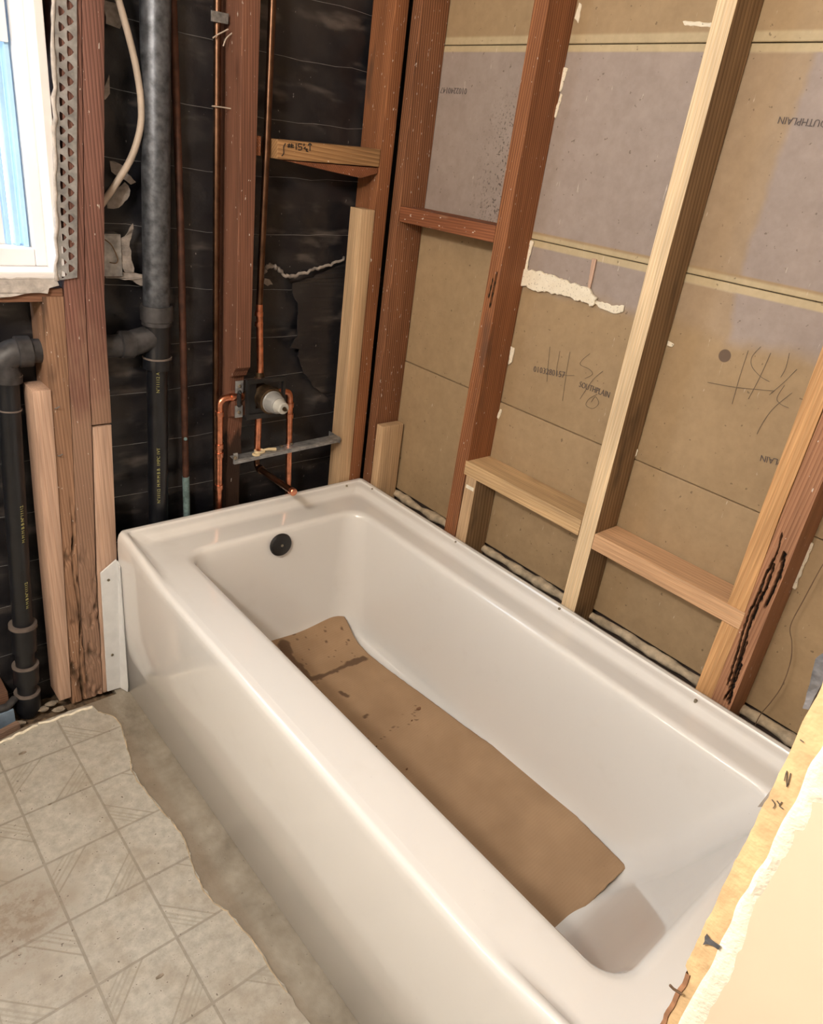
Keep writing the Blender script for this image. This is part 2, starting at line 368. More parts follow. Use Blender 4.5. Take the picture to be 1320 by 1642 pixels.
def vinyl():
    m, nt, b = mat('printed_sheet_vinyl'); v = objvec(nt, False)
    n0 = noi(nt, v, 22, 3); s = N(nt, 'ShaderNodeSeparateXYZ', ins={0: v}).outputs
    P = .1482
    u = mth(nt, 'DIVIDE', mth(nt, 'ADD', s[0], .337+P*40), P); w = mth(nt, 'DIVIDE', mth(nt, 'ADD', mth(nt, 'MULTIPLY', s[1], -1), -.2945+P*41), P)
    fu, fw = mth(nt, 'FRACT', u), mth(nt, 'FRACT', w); iu, iw = mth(nt, 'FLOOR', u), mth(nt, 'FLOOR', w)
    # iu: 40 = column L1-L2; iw: 40 = row M2-M3 (w counts away from the far wall)
    def line(x, h): return mth(nt, 'SUBTRACT', 1, band(nt, mth(nt, 'ABSOLUTE', x), h*.55, h))
    ed = lambda f: mth(nt, 'MINIMUM', f, mth(nt, 'SUBTRACT', 1, f))
    grid = mth(nt, 'MAXIMUM', line(ed(fu), .022), line(ed(fw), .022))
    par = mth(nt, 'PINGPONG', mth(nt, 'ADD', iu, iw), 1)          # 1 on plain tiles
    odd = mth(nt, 'PINGPONG', iu, 1)                              # 0: even column 40
    fu2 = mth(nt, 'ABSOLUTE', mth(nt, 'SUBTRACT', odd, fu))       # mirrors the other columns
    sd = mth(nt, 'ADD', fu2, fw); sd = mth(nt, 'MINIMUM', sd, mth(nt, 'SUBTRACT', 2, sd))
    dl = line(mth(nt, 'SUBTRACT', sd, .55), .02)
    bars = mth(nt, 'MAXIMUM', mth(nt, 'MAXIMUM', line(mth(nt, 'SUBTRACT', sd, .42), .026), line(mth(nt, 'SUBTRACT', sd, .34), .022)), line(mth(nt, 'SUBTRACT', sd, .26), .02))
    striped = mth(nt, 'SUBTRACT', 1, par)
    dl = mth(nt, 'MULTIPLY', dl, striped); bars = mth(nt, 'MULTIPLY', bars, striped)
    n1 = noi(nt, v, 6, 6, .65); n2 = noi(nt, v, 60, 5, .7)
    col = ramp(nt, n2, (.3, (.36, .335, .29)), (.7, (.52, .49, .43)))
    dirty = band(nt, n1, .42, .70); col = mixc(nt, mth(nt, 'MULTIPLY', dirty, .6), col, C(.30, .24, .175))
    col = mixc(nt, mth(nt, 'MULTIPLY', grid, mth(nt, 'ADD', .35, mth(nt, 'MULTIPLY', n0, .5))), col, C(.235, .205, .16))
    col = mixc(nt, mth(nt, 'MULTIPLY', dl, .55), col, C(.27, .235, .18)); col = mixc(nt, mth(nt, 'MULTIPLY', bars, .5), col, C(.31, .28, .225))
    dp_ = N(nt, 'ShaderNodeVectorMath', operation='DISTANCE', ins={0: v, 1: tuple(U(22, 1482, 'z', 0))}).outputs['Value']
    col = mixc(nt, mth(nt, 'MULTIPLY', mth(nt, 'MULTIPLY', band(nt, dp_, .17, .03), band(nt, n2, .38, .62)), .5), col, C(.17, .11, .07))
    col = mixc(nt, mth(nt, 'MULTIPLY', band(nt, noi(nt, v, 260, 3, .7), .60, .72), .45), col, C(.20, .165, .125))
    col = mixc(nt, mth(nt, 'MULTIPLY', band(nt, noi(nt, v, 120, 2), .70, .74), .75), col, C(.07, .05, .035))
    nt.links.new(col, b.inputs['Base Color']); b.inputs['Roughness'].default_value = .42
    bump(nt, b, mth(nt, 'SUBTRACT', mth(nt, 'MULTIPLY', n2, .4), mth(nt, 'MAXIMUM', grid, dl)), .3, .0015); return m
M['vinyl'] = vinyl()
def subfloor():
    m, nt, b = mat('bare_subfloor'); v = objvec(nt, False)
    n1 = noi(nt, v, 12, 6, .65); n2 = noi(nt, v, 130, 4)
    x = N(nt, 'ShaderNodeSeparateXYZ', ins={0: v}).outputs[0]
    col = ramp(nt, n1, (.3, (.20, .17, .13)), (.7, (.36, .32, .26)))
    g = mth(nt, 'MULTIPLY', band(nt, x, -.045, -.075), .5); col = mixc(nt, g, col, C(.21, .155, .105))
    col = mixc(nt, mth(nt, 'MULTIPLY', band(nt, n2, .68, .74), .6), col, C(.07, .05, .035))
    nt.links.new(col, b.inputs['Base Color']); b.inputs['Roughness'].default_value = .75
    bump(nt, b, mth(nt, 'ADD', n1, n2), .35, .003); return m
M['subfloor'] = subfloor()
M['dirt'] = plain('rubble_dirt', (.13, .085, .05), .95, var=.6, scale=60, bmp=.8)
M['rubble'] = plain('rubble_stone', (.26, .215, .165), .9, var=.4, scale=50)
def cardboard():
    m, nt, b = mat('brown_cardboard'); v = objvec(nt, False)
    n1 = noi(nt, v, 10, 4); n2 = noi(nt, v, 200, 2)
    fl = N(nt, 'ShaderNodeTexWave', bands_direction='Y', ins={'Vector': v, 'Scale': 48, 'Distortion': .4}).outputs[1]
    col = ramp(nt, n1, (.3, (.34, .215, .12)), (.7, (.42, .275, .16)))
    col = mixc(nt, mth(nt, 'MULTIPLY', fl, .12), col, C(.26, .15, .075))
    st = N(nt, 'ShaderNodeAttribute', attribute_name='stain').outputs['Fac']
    col = mixc(nt, st, col, C(.085, .040, .018))
    col = mixc(nt, mth(nt, 'MULTIPLY', band(nt, n2, .735, .76), .6), col, C(.09, .05, .03))
    nt.links.new(col, b.inputs['Base Color']); b.inputs['Roughness'].default_value = .7; bump(nt, b, fl, .06, .001); return m
M['card'] = cardboard()
def glass():
    m, nt, b = mat('window_glass'); o = nt.nodes['Material Output']
    t = N(nt, 'ShaderNodeBsdfTransparent'); g = N(nt, 'ShaderNodeBsdfGlossy', ins={'Roughness': .02})
    x = N(nt, 'ShaderNodeMixShader', ins={0: .08, 1: t.outputs[0], 2: g.outputs[0]}); nt.links.new(x.outputs[0], o.inputs[0]); return m
M['glass'] = glass()
M['sky_tint'] = plain('rib_sky_tint', (.42, .66, .88), .3, var=.1, scale=6, bmp=0)  # blue daylight from outdoors painted into the colour of the white track ribs

XS, XB = .772, .861          # stud faces and lath paper of the right wall
TH = .465                    # tub deck height

# ------------------------------------------------------------------ structure
def struct(o): return tag(o, kind='structure')
fl = struct(bpy.data.objects.new('floor', None)); COL.objects.link(fl)
box('subfloor_slab', -1.8, .95, -2.9, -.02, -.06, 0, M['subfloor'], fl, bevel=0)
box('subfloor_under_tub', -.03, .95, -.02, .2, -.06, 0, M['subfloor'], fl, bevel=0)
box('ground_below_wall', -1.8, -.03, -.02, .2, -.12, -.035, M['dirt'], fl, bevel=0)
edge = [(-1.74, -.045)] + [tuple(U(px, py, 'z', .003)[:2]) for px, py in ((0, 1190), (60, 1160), (110, 1140), (148, 1131), (158, 1141), (188, 1152), (199, 1180), (210, 1215), (212, 1235), (226, 1258), (260, 1298), (278, 1318), (296, 1345), (315, 1400), (326, 1424), (345, 1448), (366, 1461), (385, 1485), (412, 1515), (436, 1556), (462, 1592), (480, 1620), (500, 1645))]
edge += [(-.062, -1.2), (-.07, -1.53), (-.27, -1.56), (-.27, -2.8), (-1.0, -2.8), (-1.74, -2.8)]
loop = ragged([(x, y, .0005) for x, y in edge], .0035, .012, 3)
loop = [Vector((p.x, p.y, .0005)) for p in loop]
mk('vinyl_sheet', *prism(loop, (0, 0, .0028)), M['vinyl'], fl)
# torn strip of white backing along the far edge
for k, (a, b) in enumerate((((0, 1192), (60, 1163)), ((62, 1162), (148, 1134)))):
    p, q = U(*a, 'z', .004), U(*b, 'z', .004)
    pts = [p.lerp(q, i/10)+Vector((0, random.uniform(-.002, .002), .0015+.002*math.sin(i*1.7+k))) for i in range(11)]
    tube('curled_edge', pts, [.0028+random.uniform(0, .0012) for _ in pts], M['plaster'], fl, n=8)

ep = [Vector((x, y, .003)) for x, y in edge[5:24]]
for a in range(0, len(ep)-3, 4):
    pts = spline([p+Vector((-.0015, 0, 0)) for p in ep[a:a+5]], 5)
    tube('curled_edge', [p+Vector((random.uniform(-.0015, .0015), random.uniform(-.0015, .0015), 0)) for p in pts], [.0010+.0009*random.random() for _ in pts], M['ledge'], fl, n=6)
struct(box('ceiling', -1.8, .95, -2.9, .25, 2.44, 2.5, M['wall_paint'], bevel=0))
struct(box('wall_left', -1.86, -1.8, -2.9, .25, -.1, 2.5, M['wall_paint'], bevel=0))
struct(box('wall_hall', -1.8, .95, -2.96, -2.9, -.1, 2.5, M['wall_paint'], bevel=0))
struct(box('wall_hall_right', .95, 1.0, -2.96, -1.6, -.1, 2.5, M['wall_paint'], bevel=0))

# far wall: black building paper on a slab, with the window hole
WX0, WX1, WZ0, WZ1 = -.75, -.078, 1.10, 2.06
wf = struct(bpy.data.objects.new('wall_far', None)); COL.objects.link(wf)
mk('wall_slab', *join(boxd(-1.86, WX0, .125, .19, -.1, 2.5), boxd(WX1, 1.0, .125, .19, -.1, 2.5), boxd(WX0, WX1, .125, .19, -.1, WZ0-.02), boxd(WX0, WX1, .125, .19, WZ1, 2.5)), M['sheath'], wf)
box('plaster_panel', -1.8, WX0, -.0, .125, -.05, 2.44, M['wall_paint'], wf, bevel=0)
box('plaster_panel', WX0, -.02, -.0, .125, WZ1, 2.44, M['wall_paint'], wf, bevel=0)
nx, nzc = 130, 190; V, F = [], []; xa, xb, za, zb = -.74, .95, -.12, 2.44
LW = [.42+.128*i for i in range(-3, 15)]
for j in range(nzc+1):
    z = za+(zb-za)*j/nzc
    for i in range(nx+1):
        x = xa+(xb-xa)*i/nx
        ph = ((z-.42)/.128) % 1; bay = math.sin(math.pi*ph)
        d = .011*bay*(.6+.8*nz(x*4, z*3, 1)) + .009*nz(x*8+z*4, z*15, 4) + .006*nz(x*20+z*12, z*28, 9)
        V.append((x, .104-max(-.012, min(.02, d)), z))
for j in range(nzc):
    for i in range(nx):
        a = j*(nx+1)+i; xc = xa+(xb-xa)*(i+.5)/nx; zc = za+(zb-za)*(j+.5)/nzc
        if xc < WX1+.01 and zc > WZ0-.06: continue
        F.append((a, a+1, a+nx+2, a+nx+1))
mk('building_paper', V, F, M['paper'], wf, smooth=True)
for i, z in enumerate(LW):
    if z < 0 or z > 2.3: continue
    r = random.Random(i); sl = r.uniform(-.025, .025); x0 = -.6 if z < WZ0-.05 else 0.0
    pts = [(x0+(.76-x0)*t/16, .088+.004*math.sin(t*1.3+i), z+sl*t/16-.012*math.sin(math.pi*t/16)+r.uniform(-.002, .002)) for t in range(17)]
    tube('line_wire', pts, (.00055), M['wire'], wf, n=5)

# window
wn = struct(bpy.data.objects.new('window_1', None)); COL.objects.link(wn); wn.location = (-.41, .06, WZ0)
mk('window_return', *join(boxd(WX1-.004, WX1+.012, -.004, .10, WZ0-.01, WZ1), boxd(WX0-.01, WX1+.012, -.004, .10, WZ1, WZ1+.012), boxd(WX0-.012, WX0+.004, -.004, .10, WZ0-.01, WZ1)), M['paint_white'], wn, bevel=.002)
mk('window_stool', *boxd(WX0, WX1+.004, -.006, .10, WZ0-.014, WZ0), M['paint_white'], wn, bevel=.004)
fx = -.104
mk('window_frame', *join(boxd(fx, WX1-.003, .052, .115, WZ0, WZ1), boxd(WX0+.003, WX0+.03, .052, .115, WZ0, WZ1), boxd(WX0+.03, fx, .052, .115, WZ0, WZ0+.034), boxd(WX0+.03, fx, .052, .115, WZ1-.03, WZ1)), M['paint_white'], wn, bevel=.003)
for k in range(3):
    box('track_rib', fx-.012-.013*k, fx-.004-.013*k, .070+.012*k, .112, WZ0+.034, WZ1-.03, M['sky_tint'], wn, bevel=.001)
box('sash_stile', fx-.036, fx-.006, .060, .070, 1.484, WZ1-.03, M['paint_white'], wn, bevel=.002)
sash = mk('window_sash', *join(boxd(fx-.075, fx-.04, .100, .122, WZ0+.034, WZ1-.03), boxd(WX0+.03, fx-.075, .100, .122, WZ0+.034, WZ0+.065), boxd(WX0+.03, fx-.04, .094, .122, 1.475, 1.52)), M['paint_white'], wn, bevel=.002)
box('window_pane', WX0+.02, fx-.05, .110, .114, WZ0+.05, WZ1-.03, M['glass'], wn, bevel=0)
# plaster lip and rough sill under the window
lp = [(-.75, -.008, 1.086), (-.30, -.008, 1.088), (-.12, -.008, 1.088), (-.085, -.008, 1.086), (-.081, -.008, 1.074), (-.10, -.008, 1.069), (-.104, -.008, 1.058), (-.13, -.008, 1.060), (-.16, -.008, 1.055), (-.21, -.008, 1.048), (-.75, -.008, 1.045)]
tag(mk('plaster_lip', *prism(ragged(lp, .0018, .012, 5), (0, .02, 0)), M['plaster_grey']), 'broken grey plaster band under the white window sill', 'plaster')

# right wall: courses of gypsum lath boards
wr = struct(bpy.data.objects.new('wall_right', None)); COL.objects.link(wr)
box('wall_slab', .885, .95, -1.66, .19, -.1, 2.5, M['sheath'], wr, bevel=0)
rows = [(.452, .8535, -.805), (.855, 1.2565, -.394), (1.258, 1.6475, -.805), (1.649, 2.0435, -.394), (2.045, 2.43, -.805)]
for z0, z1, yj in rows:
    for ya, yb in ((.12, yj+.001), (yj-.001, -1.64)):
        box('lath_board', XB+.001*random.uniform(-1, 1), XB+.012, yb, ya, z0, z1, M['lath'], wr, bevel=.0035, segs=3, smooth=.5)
rings = []
for i in range(90):
    y = .05-1.62*i/89; a = .011+.006*nz(y*14, 3)+.004*nz(y*40, 8); zc = .437+.007*nz(y*9, 1)
    rings.append([Vector((XB-.004-a*1.2*math.cos(t)*(1+.3*nz(y*50, t)), y, zc+a*math.sin(t)*(1+.3*nz(y*45, t+5)))) for t in [2*math.pi*k/10 for k in range(10)]])
mk('plaster_ridge', *loft(rings), M['ledge'], wr, smooth=True)
mk('lower_backing', *boxd(XB+.006, XB+.012, -1.64, .12, -.05, .43), M['sheath'], wr)
def smear(pts, th=.007, seed=1, amp=.003, m='pitted', nm='plaster_smear'):
    lp = ragged([U(px, py, 'x', XB-.001) for px, py in pts], amp, .006, seed)
    lp = [Vector((XB-.0005, p.y, p.z)) for p in lp]
    o = mk(nm, *prism(lp, (-th, 0, 0)), M[m], wr, bevel=.0012, segs=1); return o
smear([(838, 432), (868, 434), (905, 449), (948, 463), (960, 478), (952, 491), (935, 484), (900, 472), (862, 466), (836, 456)], .008, 2)
smear([(945, 478), (985, 490), (1002, 490), (1000, 500), (985, 503), (960, 492)], .003, 4, .002)
smear([(905, 108), (912, 110), (908, 122), (900, 148), (897, 146)], .004, 5, .001)
smear([(900, 150), (903, 152), (892, 190), (888, 186)], .004, 6, .001)
smear([(852, 385), (857, 387), (848, 420), (846, 445), (841, 440)], .005, 7, .001)
smear([(820, 555), (826, 558), (822, 580), (816, 585)], .004, 8, .001)
smear([(803, 655), (806, 658), (800, 672), (797, 668)], .004, 9, .001)
smear([(930, 4), (934, 8), (928, 38), (922, 30)], .004, 10, .001)
smear([(1095, 34), (1142, 36), (1140, 44), (1118, 42), (1098, 41)], .0015, 11, .001)
smear([(1072, 546), (1082, 552), (1078, 557), (1070, 554)], .003, 12, .001)
smear([(1020, 716), (1024, 722), (1021, 731), (1016, 733)], .003, 13, .001)
smear([(990, 812), (993, 820), (990, 834), (987, 826)], .003, 14, .001)
smear([(962, 905), (966, 910), (958, 950), (950, 982), (945, 975), (954, 935)], .006, 15, .0015)
smear([(1300, 868), (1306, 872), (1290, 910), (1277, 945), (1270, 940), (1284, 905)], .006, 16, .002)
smear([(951, 414), (958, 416), (953, 440), (947, 466), (943, 466)], .005, 17, .0004, 'new_pink', 'wood_splinter')
INKX = XB-.0016
def stamp(s, px0, px1, flip, hpx):
    a, b = U(*px0, 'x', INKX), U(*px1, 'x', INKX); size = (U(px0[0], px0[1]-hpx, 'x', INKX)-a).length*1.25
    d = (b-a); d.x = 0; d.normalize(); up = Vector((1, 0, 0)).cross(d)
    if up.z < 0: up = -up
    c = bpy.data.curves.new('t', 'FONT'); c.body = s; c.size = size; o = bpy.data.objects.new('t', c); COL.objects.link(o)
    bpy.context.view_layer.update(); wdt = o.dimensions.x; bpy.data.objects.remove(o)
    sq = (b-a).length/max(wdt, 1e-4)
    if flip: return text('printed_stamp', s, size, b+up*size*.72, -d, -up, M['ink'], wr, squeeze=sq)
    return text('printed_stamp', s, size, a, d, up, M['ink'], wr, squeeze=sq)
stamp('0102240147', (706, 150), (748, 152), True, 11)
stamp('0103280157', (855, 596), (905, 606), False, 11)
stamp('SOUTHPLAIN', (928, 620), (976, 638), False, 11)
stamp('SOUTHPLAIN', (1247, 199), (1332, 206), True, 13)
stamp('SOUTHPLAIN', (1219, 740), (1298, 760), True, 12)
def scrawl(strokes, plane=INKX, m='pencil', r=.00042, parent=wr, ax='x', nm='pencil_stroke'):
    for s in strokes: tube(nm, spline([U(px, py, ax, plane) for px, py in s], 5), r, M[m], parent, n=5)
scrawl([[(882, 556), (879, 585), (877, 612)], [(898, 563), (893, 590), (892, 603)], [(914, 564), (908, 600), (902, 643)], [(893, 600), (908, 602), (921, 602)],
        [(946, 567), (934, 577), (931, 585), (945, 592), (950, 600), (938, 607)], [(967, 595), (950, 610), (930, 640)], [(958, 632), (944, 640), (940, 650), (951, 655), (960, 647), (955, 636), (948, 645)]])
scrawl([[(1200, 562), (1186, 605), (1174, 648)], [(1220, 556), (1206, 572), (1206, 588), (1220, 604), (1234, 612)], [(1236, 566), (1218, 606), (1200, 640)], [(1135, 613), (1180, 621), (1242, 627)],
        [(1266, 566), (1260, 590), (1252, 605)], [(1278, 592), (1256, 614), (1234, 633)], [(1258, 618), (1246, 638), (1252, 648), (1265, 654)], [(1270, 630), (1240, 655), (1222, 680), (1214, 696)]])

# near wall with the doorway the picture is taken through
XE = -.257
wnr = struct(bpy.data.objects.new('wall_near', None)); COL.objects.link(wnr); wnr.location = (XE, -1.59, 0)
box('wall_core', XE+.004, .95, -1.655, -1.532, -.05, 2.44, M['cream'], wnr, bevel=0)
box('wall_core', -1.8, -1.12, -1.655, -1.532, -.05, 2.44, M['cream'], wnr, bevel=0)
box('door_head', -1.12, XE+.004, -1.655, -1.532, 2.05, 2.44, M['cream'], wnr, bevel=0)
V, F = [], []
zs = [(-.05+2.49*i/700) for i in range(701)]
def col_at(pts, z): return interp(pts, z)[0]
for z in zs:                                    # tan cut edge of the board
    j = .0009*nz(z*60, 1)+.0005*nz(z*190, 2)
    y0 = -1.5275 - (.003 if z < 1.043 else 0) + j + .0015*nz(z*9, 4); y1 = -1.5385-.0014*nz(z*25, 7)
    V += [(XE-.001, y0, z), (XE-.0015, (y0+y1)/2, z), (XE-.001, y1, z), (XE+.012, y1, z), (XE+.012, y0, z)]
k = 5
for i in range(700):
    for j in range(k):
        a, b = i*k+j, i*k+(j+1) % k; F.append((a, b, b+k, a+k))
mk('board_edge', V, F, M['cream_edge'], wnr, smooth=.8)
V, F = [], []
for z in zs:                                    # white broken plaster beside it
    y1 = -1.5370-.002*nz(z*25, 7)-.0018*nz(z*60, 2); w = .0075+.005*sm(1.14, 1.04, z)+.0022*nz(z*22, 3)+.0016*nz(z*75, 5)+.0045*(1-((z*62) % 1))*max(0, nz(z*14, 11)+.15)*2
    V += [(XE-.0012, y1, z), (XE-.0019-.0003*nz(z*120, 6), y1-w*.3, z), (XE+.0012, y1-w, z), (XE+.010, y1-w, z), (XE+.010, y1, z)]
for i in range(700):
    for j in range(k):
        a, b = i*k+j, i*k+(j+1) % k; F.append((a, b, b+k, a+k))
mk('broken_plaster', V, F, M['plaster'], wnr, smooth=.8)
box('jamb_face', XE, XE+.008, -1.66, -1.5385, -.05, 2.44, M['cream'], wnr, bevel=0)
V, F = [], []
for z in [1.043-.5*i/120 for i in range(121)]:
    y0 = -1.5295+.001*nz(z*70, 9)+.0006*nz(z*210, 3); V += [(XE-.002, y0, z), (XE-.002, y0-.0022, z), (XE+.01, y0-.0022, z), (XE+.01, y0, z)]
for i in range(120):
    for j in range(4):
        a, b = i*4+j, i*4+(j+1) % 4; F.append((a, b, b+4, a+4))
mk('torn_paper_edge', V, F, M['torn_edge'], wnr)
lp = ragged([U(px, py, 'x', XE+.012) for px, py in ((1324, 1046), (1308, 1056), (1302, 1080), (1294, 1110), (1287, 1136), (1297, 1138), (1306, 1118), (1326, 1086))], .0004, .004, 4)
tag(mk('felt_scrap', *prism(lp, (.004, 0, 0)), M['felt']), 'dark felt scrap sticking out behind the cream wall edge', 'felt scrap')
mk('dark_patch', *prism(ragged([U(px, py, 'x', XE-.0026) for px, py in ((1131, 1501), (1134, 1497), (1139, 1505), (1147, 1511), (1156, 1517), (1153, 1522), (1143, 1515), (1135, 1513), (1128, 1514), (1131, 1508))], .0002, .003, 2), (-.0006, 0, 0)), M['felt'], wnr)
mk('grey_tip', *prism([U(px, py, 'x', XE+.02) for px, py in ((1215, 1294), (1236, 1267), (1246, 1272), (1240, 1294))], (.003, 0, 0)), M['paper_scrap'], wnr)  # small grey four-point sheet just behind the wall edge
tag(tube('bent_nail', [(XE-.004, -1.5325, 1.0305), (XE-.006, -1.5285, 1.0315), (XE-.007, -1.5265, 1.033)], .0007, M['darkwire'], n=6), 'small dark nail poking from the torn wall edge', 'nail')
mr = wnr
for pts in ([(1258, 1252), (1262, 1236), (1262, 1262), (1268, 1240)], [(1238, 1282), (1243, 1290), (1240, 1296)], [(1246, 1284), (1251, 1291)], [(1254, 1286), (1250, 1292), (1256, 1297)], [(1283, 1186), (1289, 1190)]):
    tube('edge_print', spline([U(px, py, 'x', XE-.0022) for px, py in pts], 3), .00025, M['pencil'], mr, n=4)

# ------------------------------------------------------------------ lumber
def stud(name, label, tab, d0, d1, m, wall, cat='stud', disp=None, nu=14, step=.004, group=None):
    """upright board; tab = [(z, edge a, edge b)...] along the wall, d0 = front depth, d1 = back depth;
    wall 'far' faces -y (edges are x), wall 'right' faces -x (edges are y)"""
    z0, z1 = tab[0][0], tab[-1][0]
    if disp: zs = [z0+(z1-z0)*i/int((z1-z0)/step) for i in range(int((z1-z0)/step)+1)]
    else: zs = sorted({t[0] for t in tab} | {z0+(z1-z0)*i/24 for i in range(25)})
    rings, rot = [], []
    P = (lambda a, d, z: (a, d, z)) if wall == 'far' else (lambda a, d, z: (d, a, z))
    n = nu if disp else 1
    for z in zs:
        a, b = interp(tab, z); wob = .0008*nz(z*5, a*50); r = [P(a+wob, d1, z)]; rot.append(0)
        for i in range(n+1):
            t = i/n; p = a+(b-a)*t; dd, rr = disp(p, z) if disp else (0, 0)
            r.append(P(p+wob, d0+dd, z)); rot.append(rr)
        r.append(P(b+wob, d1, z)); rot.append(0); rings.append(r)
    v, f = loft(rings)
    o = mk(name, v, f, m, None, smooth=.5, attr={'rot': rot} if disp else None, bevel=0 if disp else .0018)
    return tag(o, label, cat, group)
def beam(name, label, x0, x1, y0, y1, z0, z1, m, cat='wood block', rise=0, bev=.0018):
    v, f = boxd(x0, x1, y0, y1, z0, z1)
    v = [(x, y, z+rise*((y-y0)/(y1-y0) if (y1-y0) > (x1-x0) else (x-x0)/(x1-x0))) for x, y, z in v]
    return tag(mk(name, v, f, m, bevel=bev), label, cat)

# right wall
TOPZ = 2.43
stud('corner_stud', 'old ridged red fir stud in the corner, right of the black gap', [(.0, -.028, .006), (.5, -.028, .006), (TOPZ, -.026, .010)], XS, XB-.002, M['old_grain'], 'right')
stud('wall_stud', 'old split red fir stud between two bays of the lath wall', [(.0, -.416, -.372), (.5, -.415, -.372), (1.15, -.413, -.376), (TOPZ, -.416, -.374)], XS, XB-.002, M['old'], 'right',
     disp=lambda y, z: (max(0, .02*(1-segd((y, z), (-.398, 1.10), (-.402, 1.175))/.0022), .02*(1-segd((y, z), (-.389, 1.12), (-.392, 1.16))/.0015)), 1.0 if min(segd((y, z), (-.398, 1.10), (-.402, 1.175)), segd((y, z), (-.389, 1.12), (-.392, 1.16))) < .0024 else 0), nu=26, step=.005)
CS = [(.0, -.838, -.796), (.6, -.830, -.790), (1.0, -.825, -.787), (1.25, -.823, -.785), (1.7, -.822, -.785), (TOPZ, -.822, -.785)]
cstud = thing('wall_stud', (.81, -.81, 0), 'pale new pine stud with brown side, tallest light upright of the lath wall', 'stud')
def stud_face_pair(root, tab, mf, ms, d0=XS, d1=XB-.004):
    zs = sorted({t[0] for t in tab} | {tab[0][0]+(tab[-1][0]-tab[0][0])*i/24 for i in range(25)})
    R = [[(d0, interp(tab, z)[0], z), (d0, interp(tab, z)[1], z), (d1, interp(tab, z)[1], z), (d1, interp(tab, z)[0], z)] for z in zs]
    o = mk('stud_body', *loft(R), mf, root, bevel=.0018); o.data.materials.append(ms)
    for p in o.data.polygons:
        if p.normal.y < -.6: p.material_index = 1
    return o
stud_face_pair(cstud, CS, M['new_pale'], M['brown_side'])
stud('sister_stud', 'orange new fir sister stud standing on the end of the pink cross block', [(.690, -1.186, -1.150), (.9, -1.181, -1.146), (1.25, -1.180, -1.143), (TOPZ, -1.178, -1.140)], XS, XB-.004, M['orange'], 'right')
stud('jack_stud', 'short orange jack stud under the pink cross block at the tub rim', [(.0, -1.190, -1.152), (.650, -1.188, -1.152)], XS+.001, XB-.004, M['orange'], 'right', cat='jack stud')
gs = [[tuple(U(px, py, 'x', XS))[1:] for px, py in s] for s in ([(1253, 856), (1247, 882), (1240, 898)], [(1240, 898), (1228, 920), (1217, 950), (1206, 975)], [(1258, 890), (1250, 918), (1238, 950), (1226, 974)],
      [(1256, 886), (1251, 900)], [(1241, 905), (1231, 935), (1220, 962)], [(1222, 952), (1206, 990), (1196, 1020), (1184, 1060), (1170, 1105)], [(1214, 975), (1207, 994)], [(1204, 975), (1192, 1010), (1182, 1045), (1166, 1098)], [(1198, 1030), (1186, 1064), (1176, 1100)], [(1188, 1066), (1166, 1125)], [(1174, 1110), (1168, 1130)], [(1178, 1095), (1160, 1122)], [(1255, 905), (1250, 930)])]
gsw = [.0022, .0034, .0042, .003, .0035, .0042, .0036, .003, .002, .004, .003, .003, .0025]
def eaten(y, z):
    q = 0
    if z > 1.1: return 0, 0
    for s, w in zip(gs, gsw):
        for a, b in zip(s, s[1:]):
            if a[1]+.02 < z and b[1]+.02 < z or a[1]-.02 > z and b[1]-.02 > z: continue
            q = max(q, 1-segd((y, z), a, b)/(w*.62*(1+.8*nz(z*120, y*200))))
    q = max(0, q); return (.012*min(1, q*2), min(1, q*2.5))
stud('wall_stud', 'old stud riddled with black termite channels, rightmost on the lath wall', [(.0, -1.232, -1.190), (.5, -1.229, -1.188), (.9, -1.224, -1.182), (1.3, -1.222, -1.181), (TOPZ, -1.22, -1.179)], XS+.002, XB-.002, M['termite'], 'right', disp=eaten, nu=36, step=.0025)
beam('fire_block', 'old red fire block between corner stud and the next, dusty on top', XS, XB-.004, -.374, -.029, 1.240, 1.277, M['old_y'], rise=-.002)
beam('cross_block', 'new tan pine cross block just left of the pale tall stud', XS-.001, XB-.004, -.788, -.408, .664, .703, M['new_y'])
beam('cross_block', 'pink fir cross block between pale stud and termite-eaten stud', XS-.001, XB-.004, -1.189, -.830, .651, .690, M['new_pink_y'])
js = thing('jack_stud', (.81, -.44, 0), 'short weathered jack stud with white mark under the tan cross block', 'jack stud')
stud_face_pair(js, [(.0, -.456, -.418), (.664, -.456, -.418)], M['new'], M['brown_side'])
box('paint_mark', XS-.001, XS+.001, -.452, -.424, .630, .640, M['plaster'], js, bevel=.0004)
stud('short_cleat', 'short new pine cleat standing on tub flange beside the corner stud', [(.0, -.068, -.032), (.672, -.064, -.034)], XS, XB-.01, M['new'], 'right', cat='cleat')

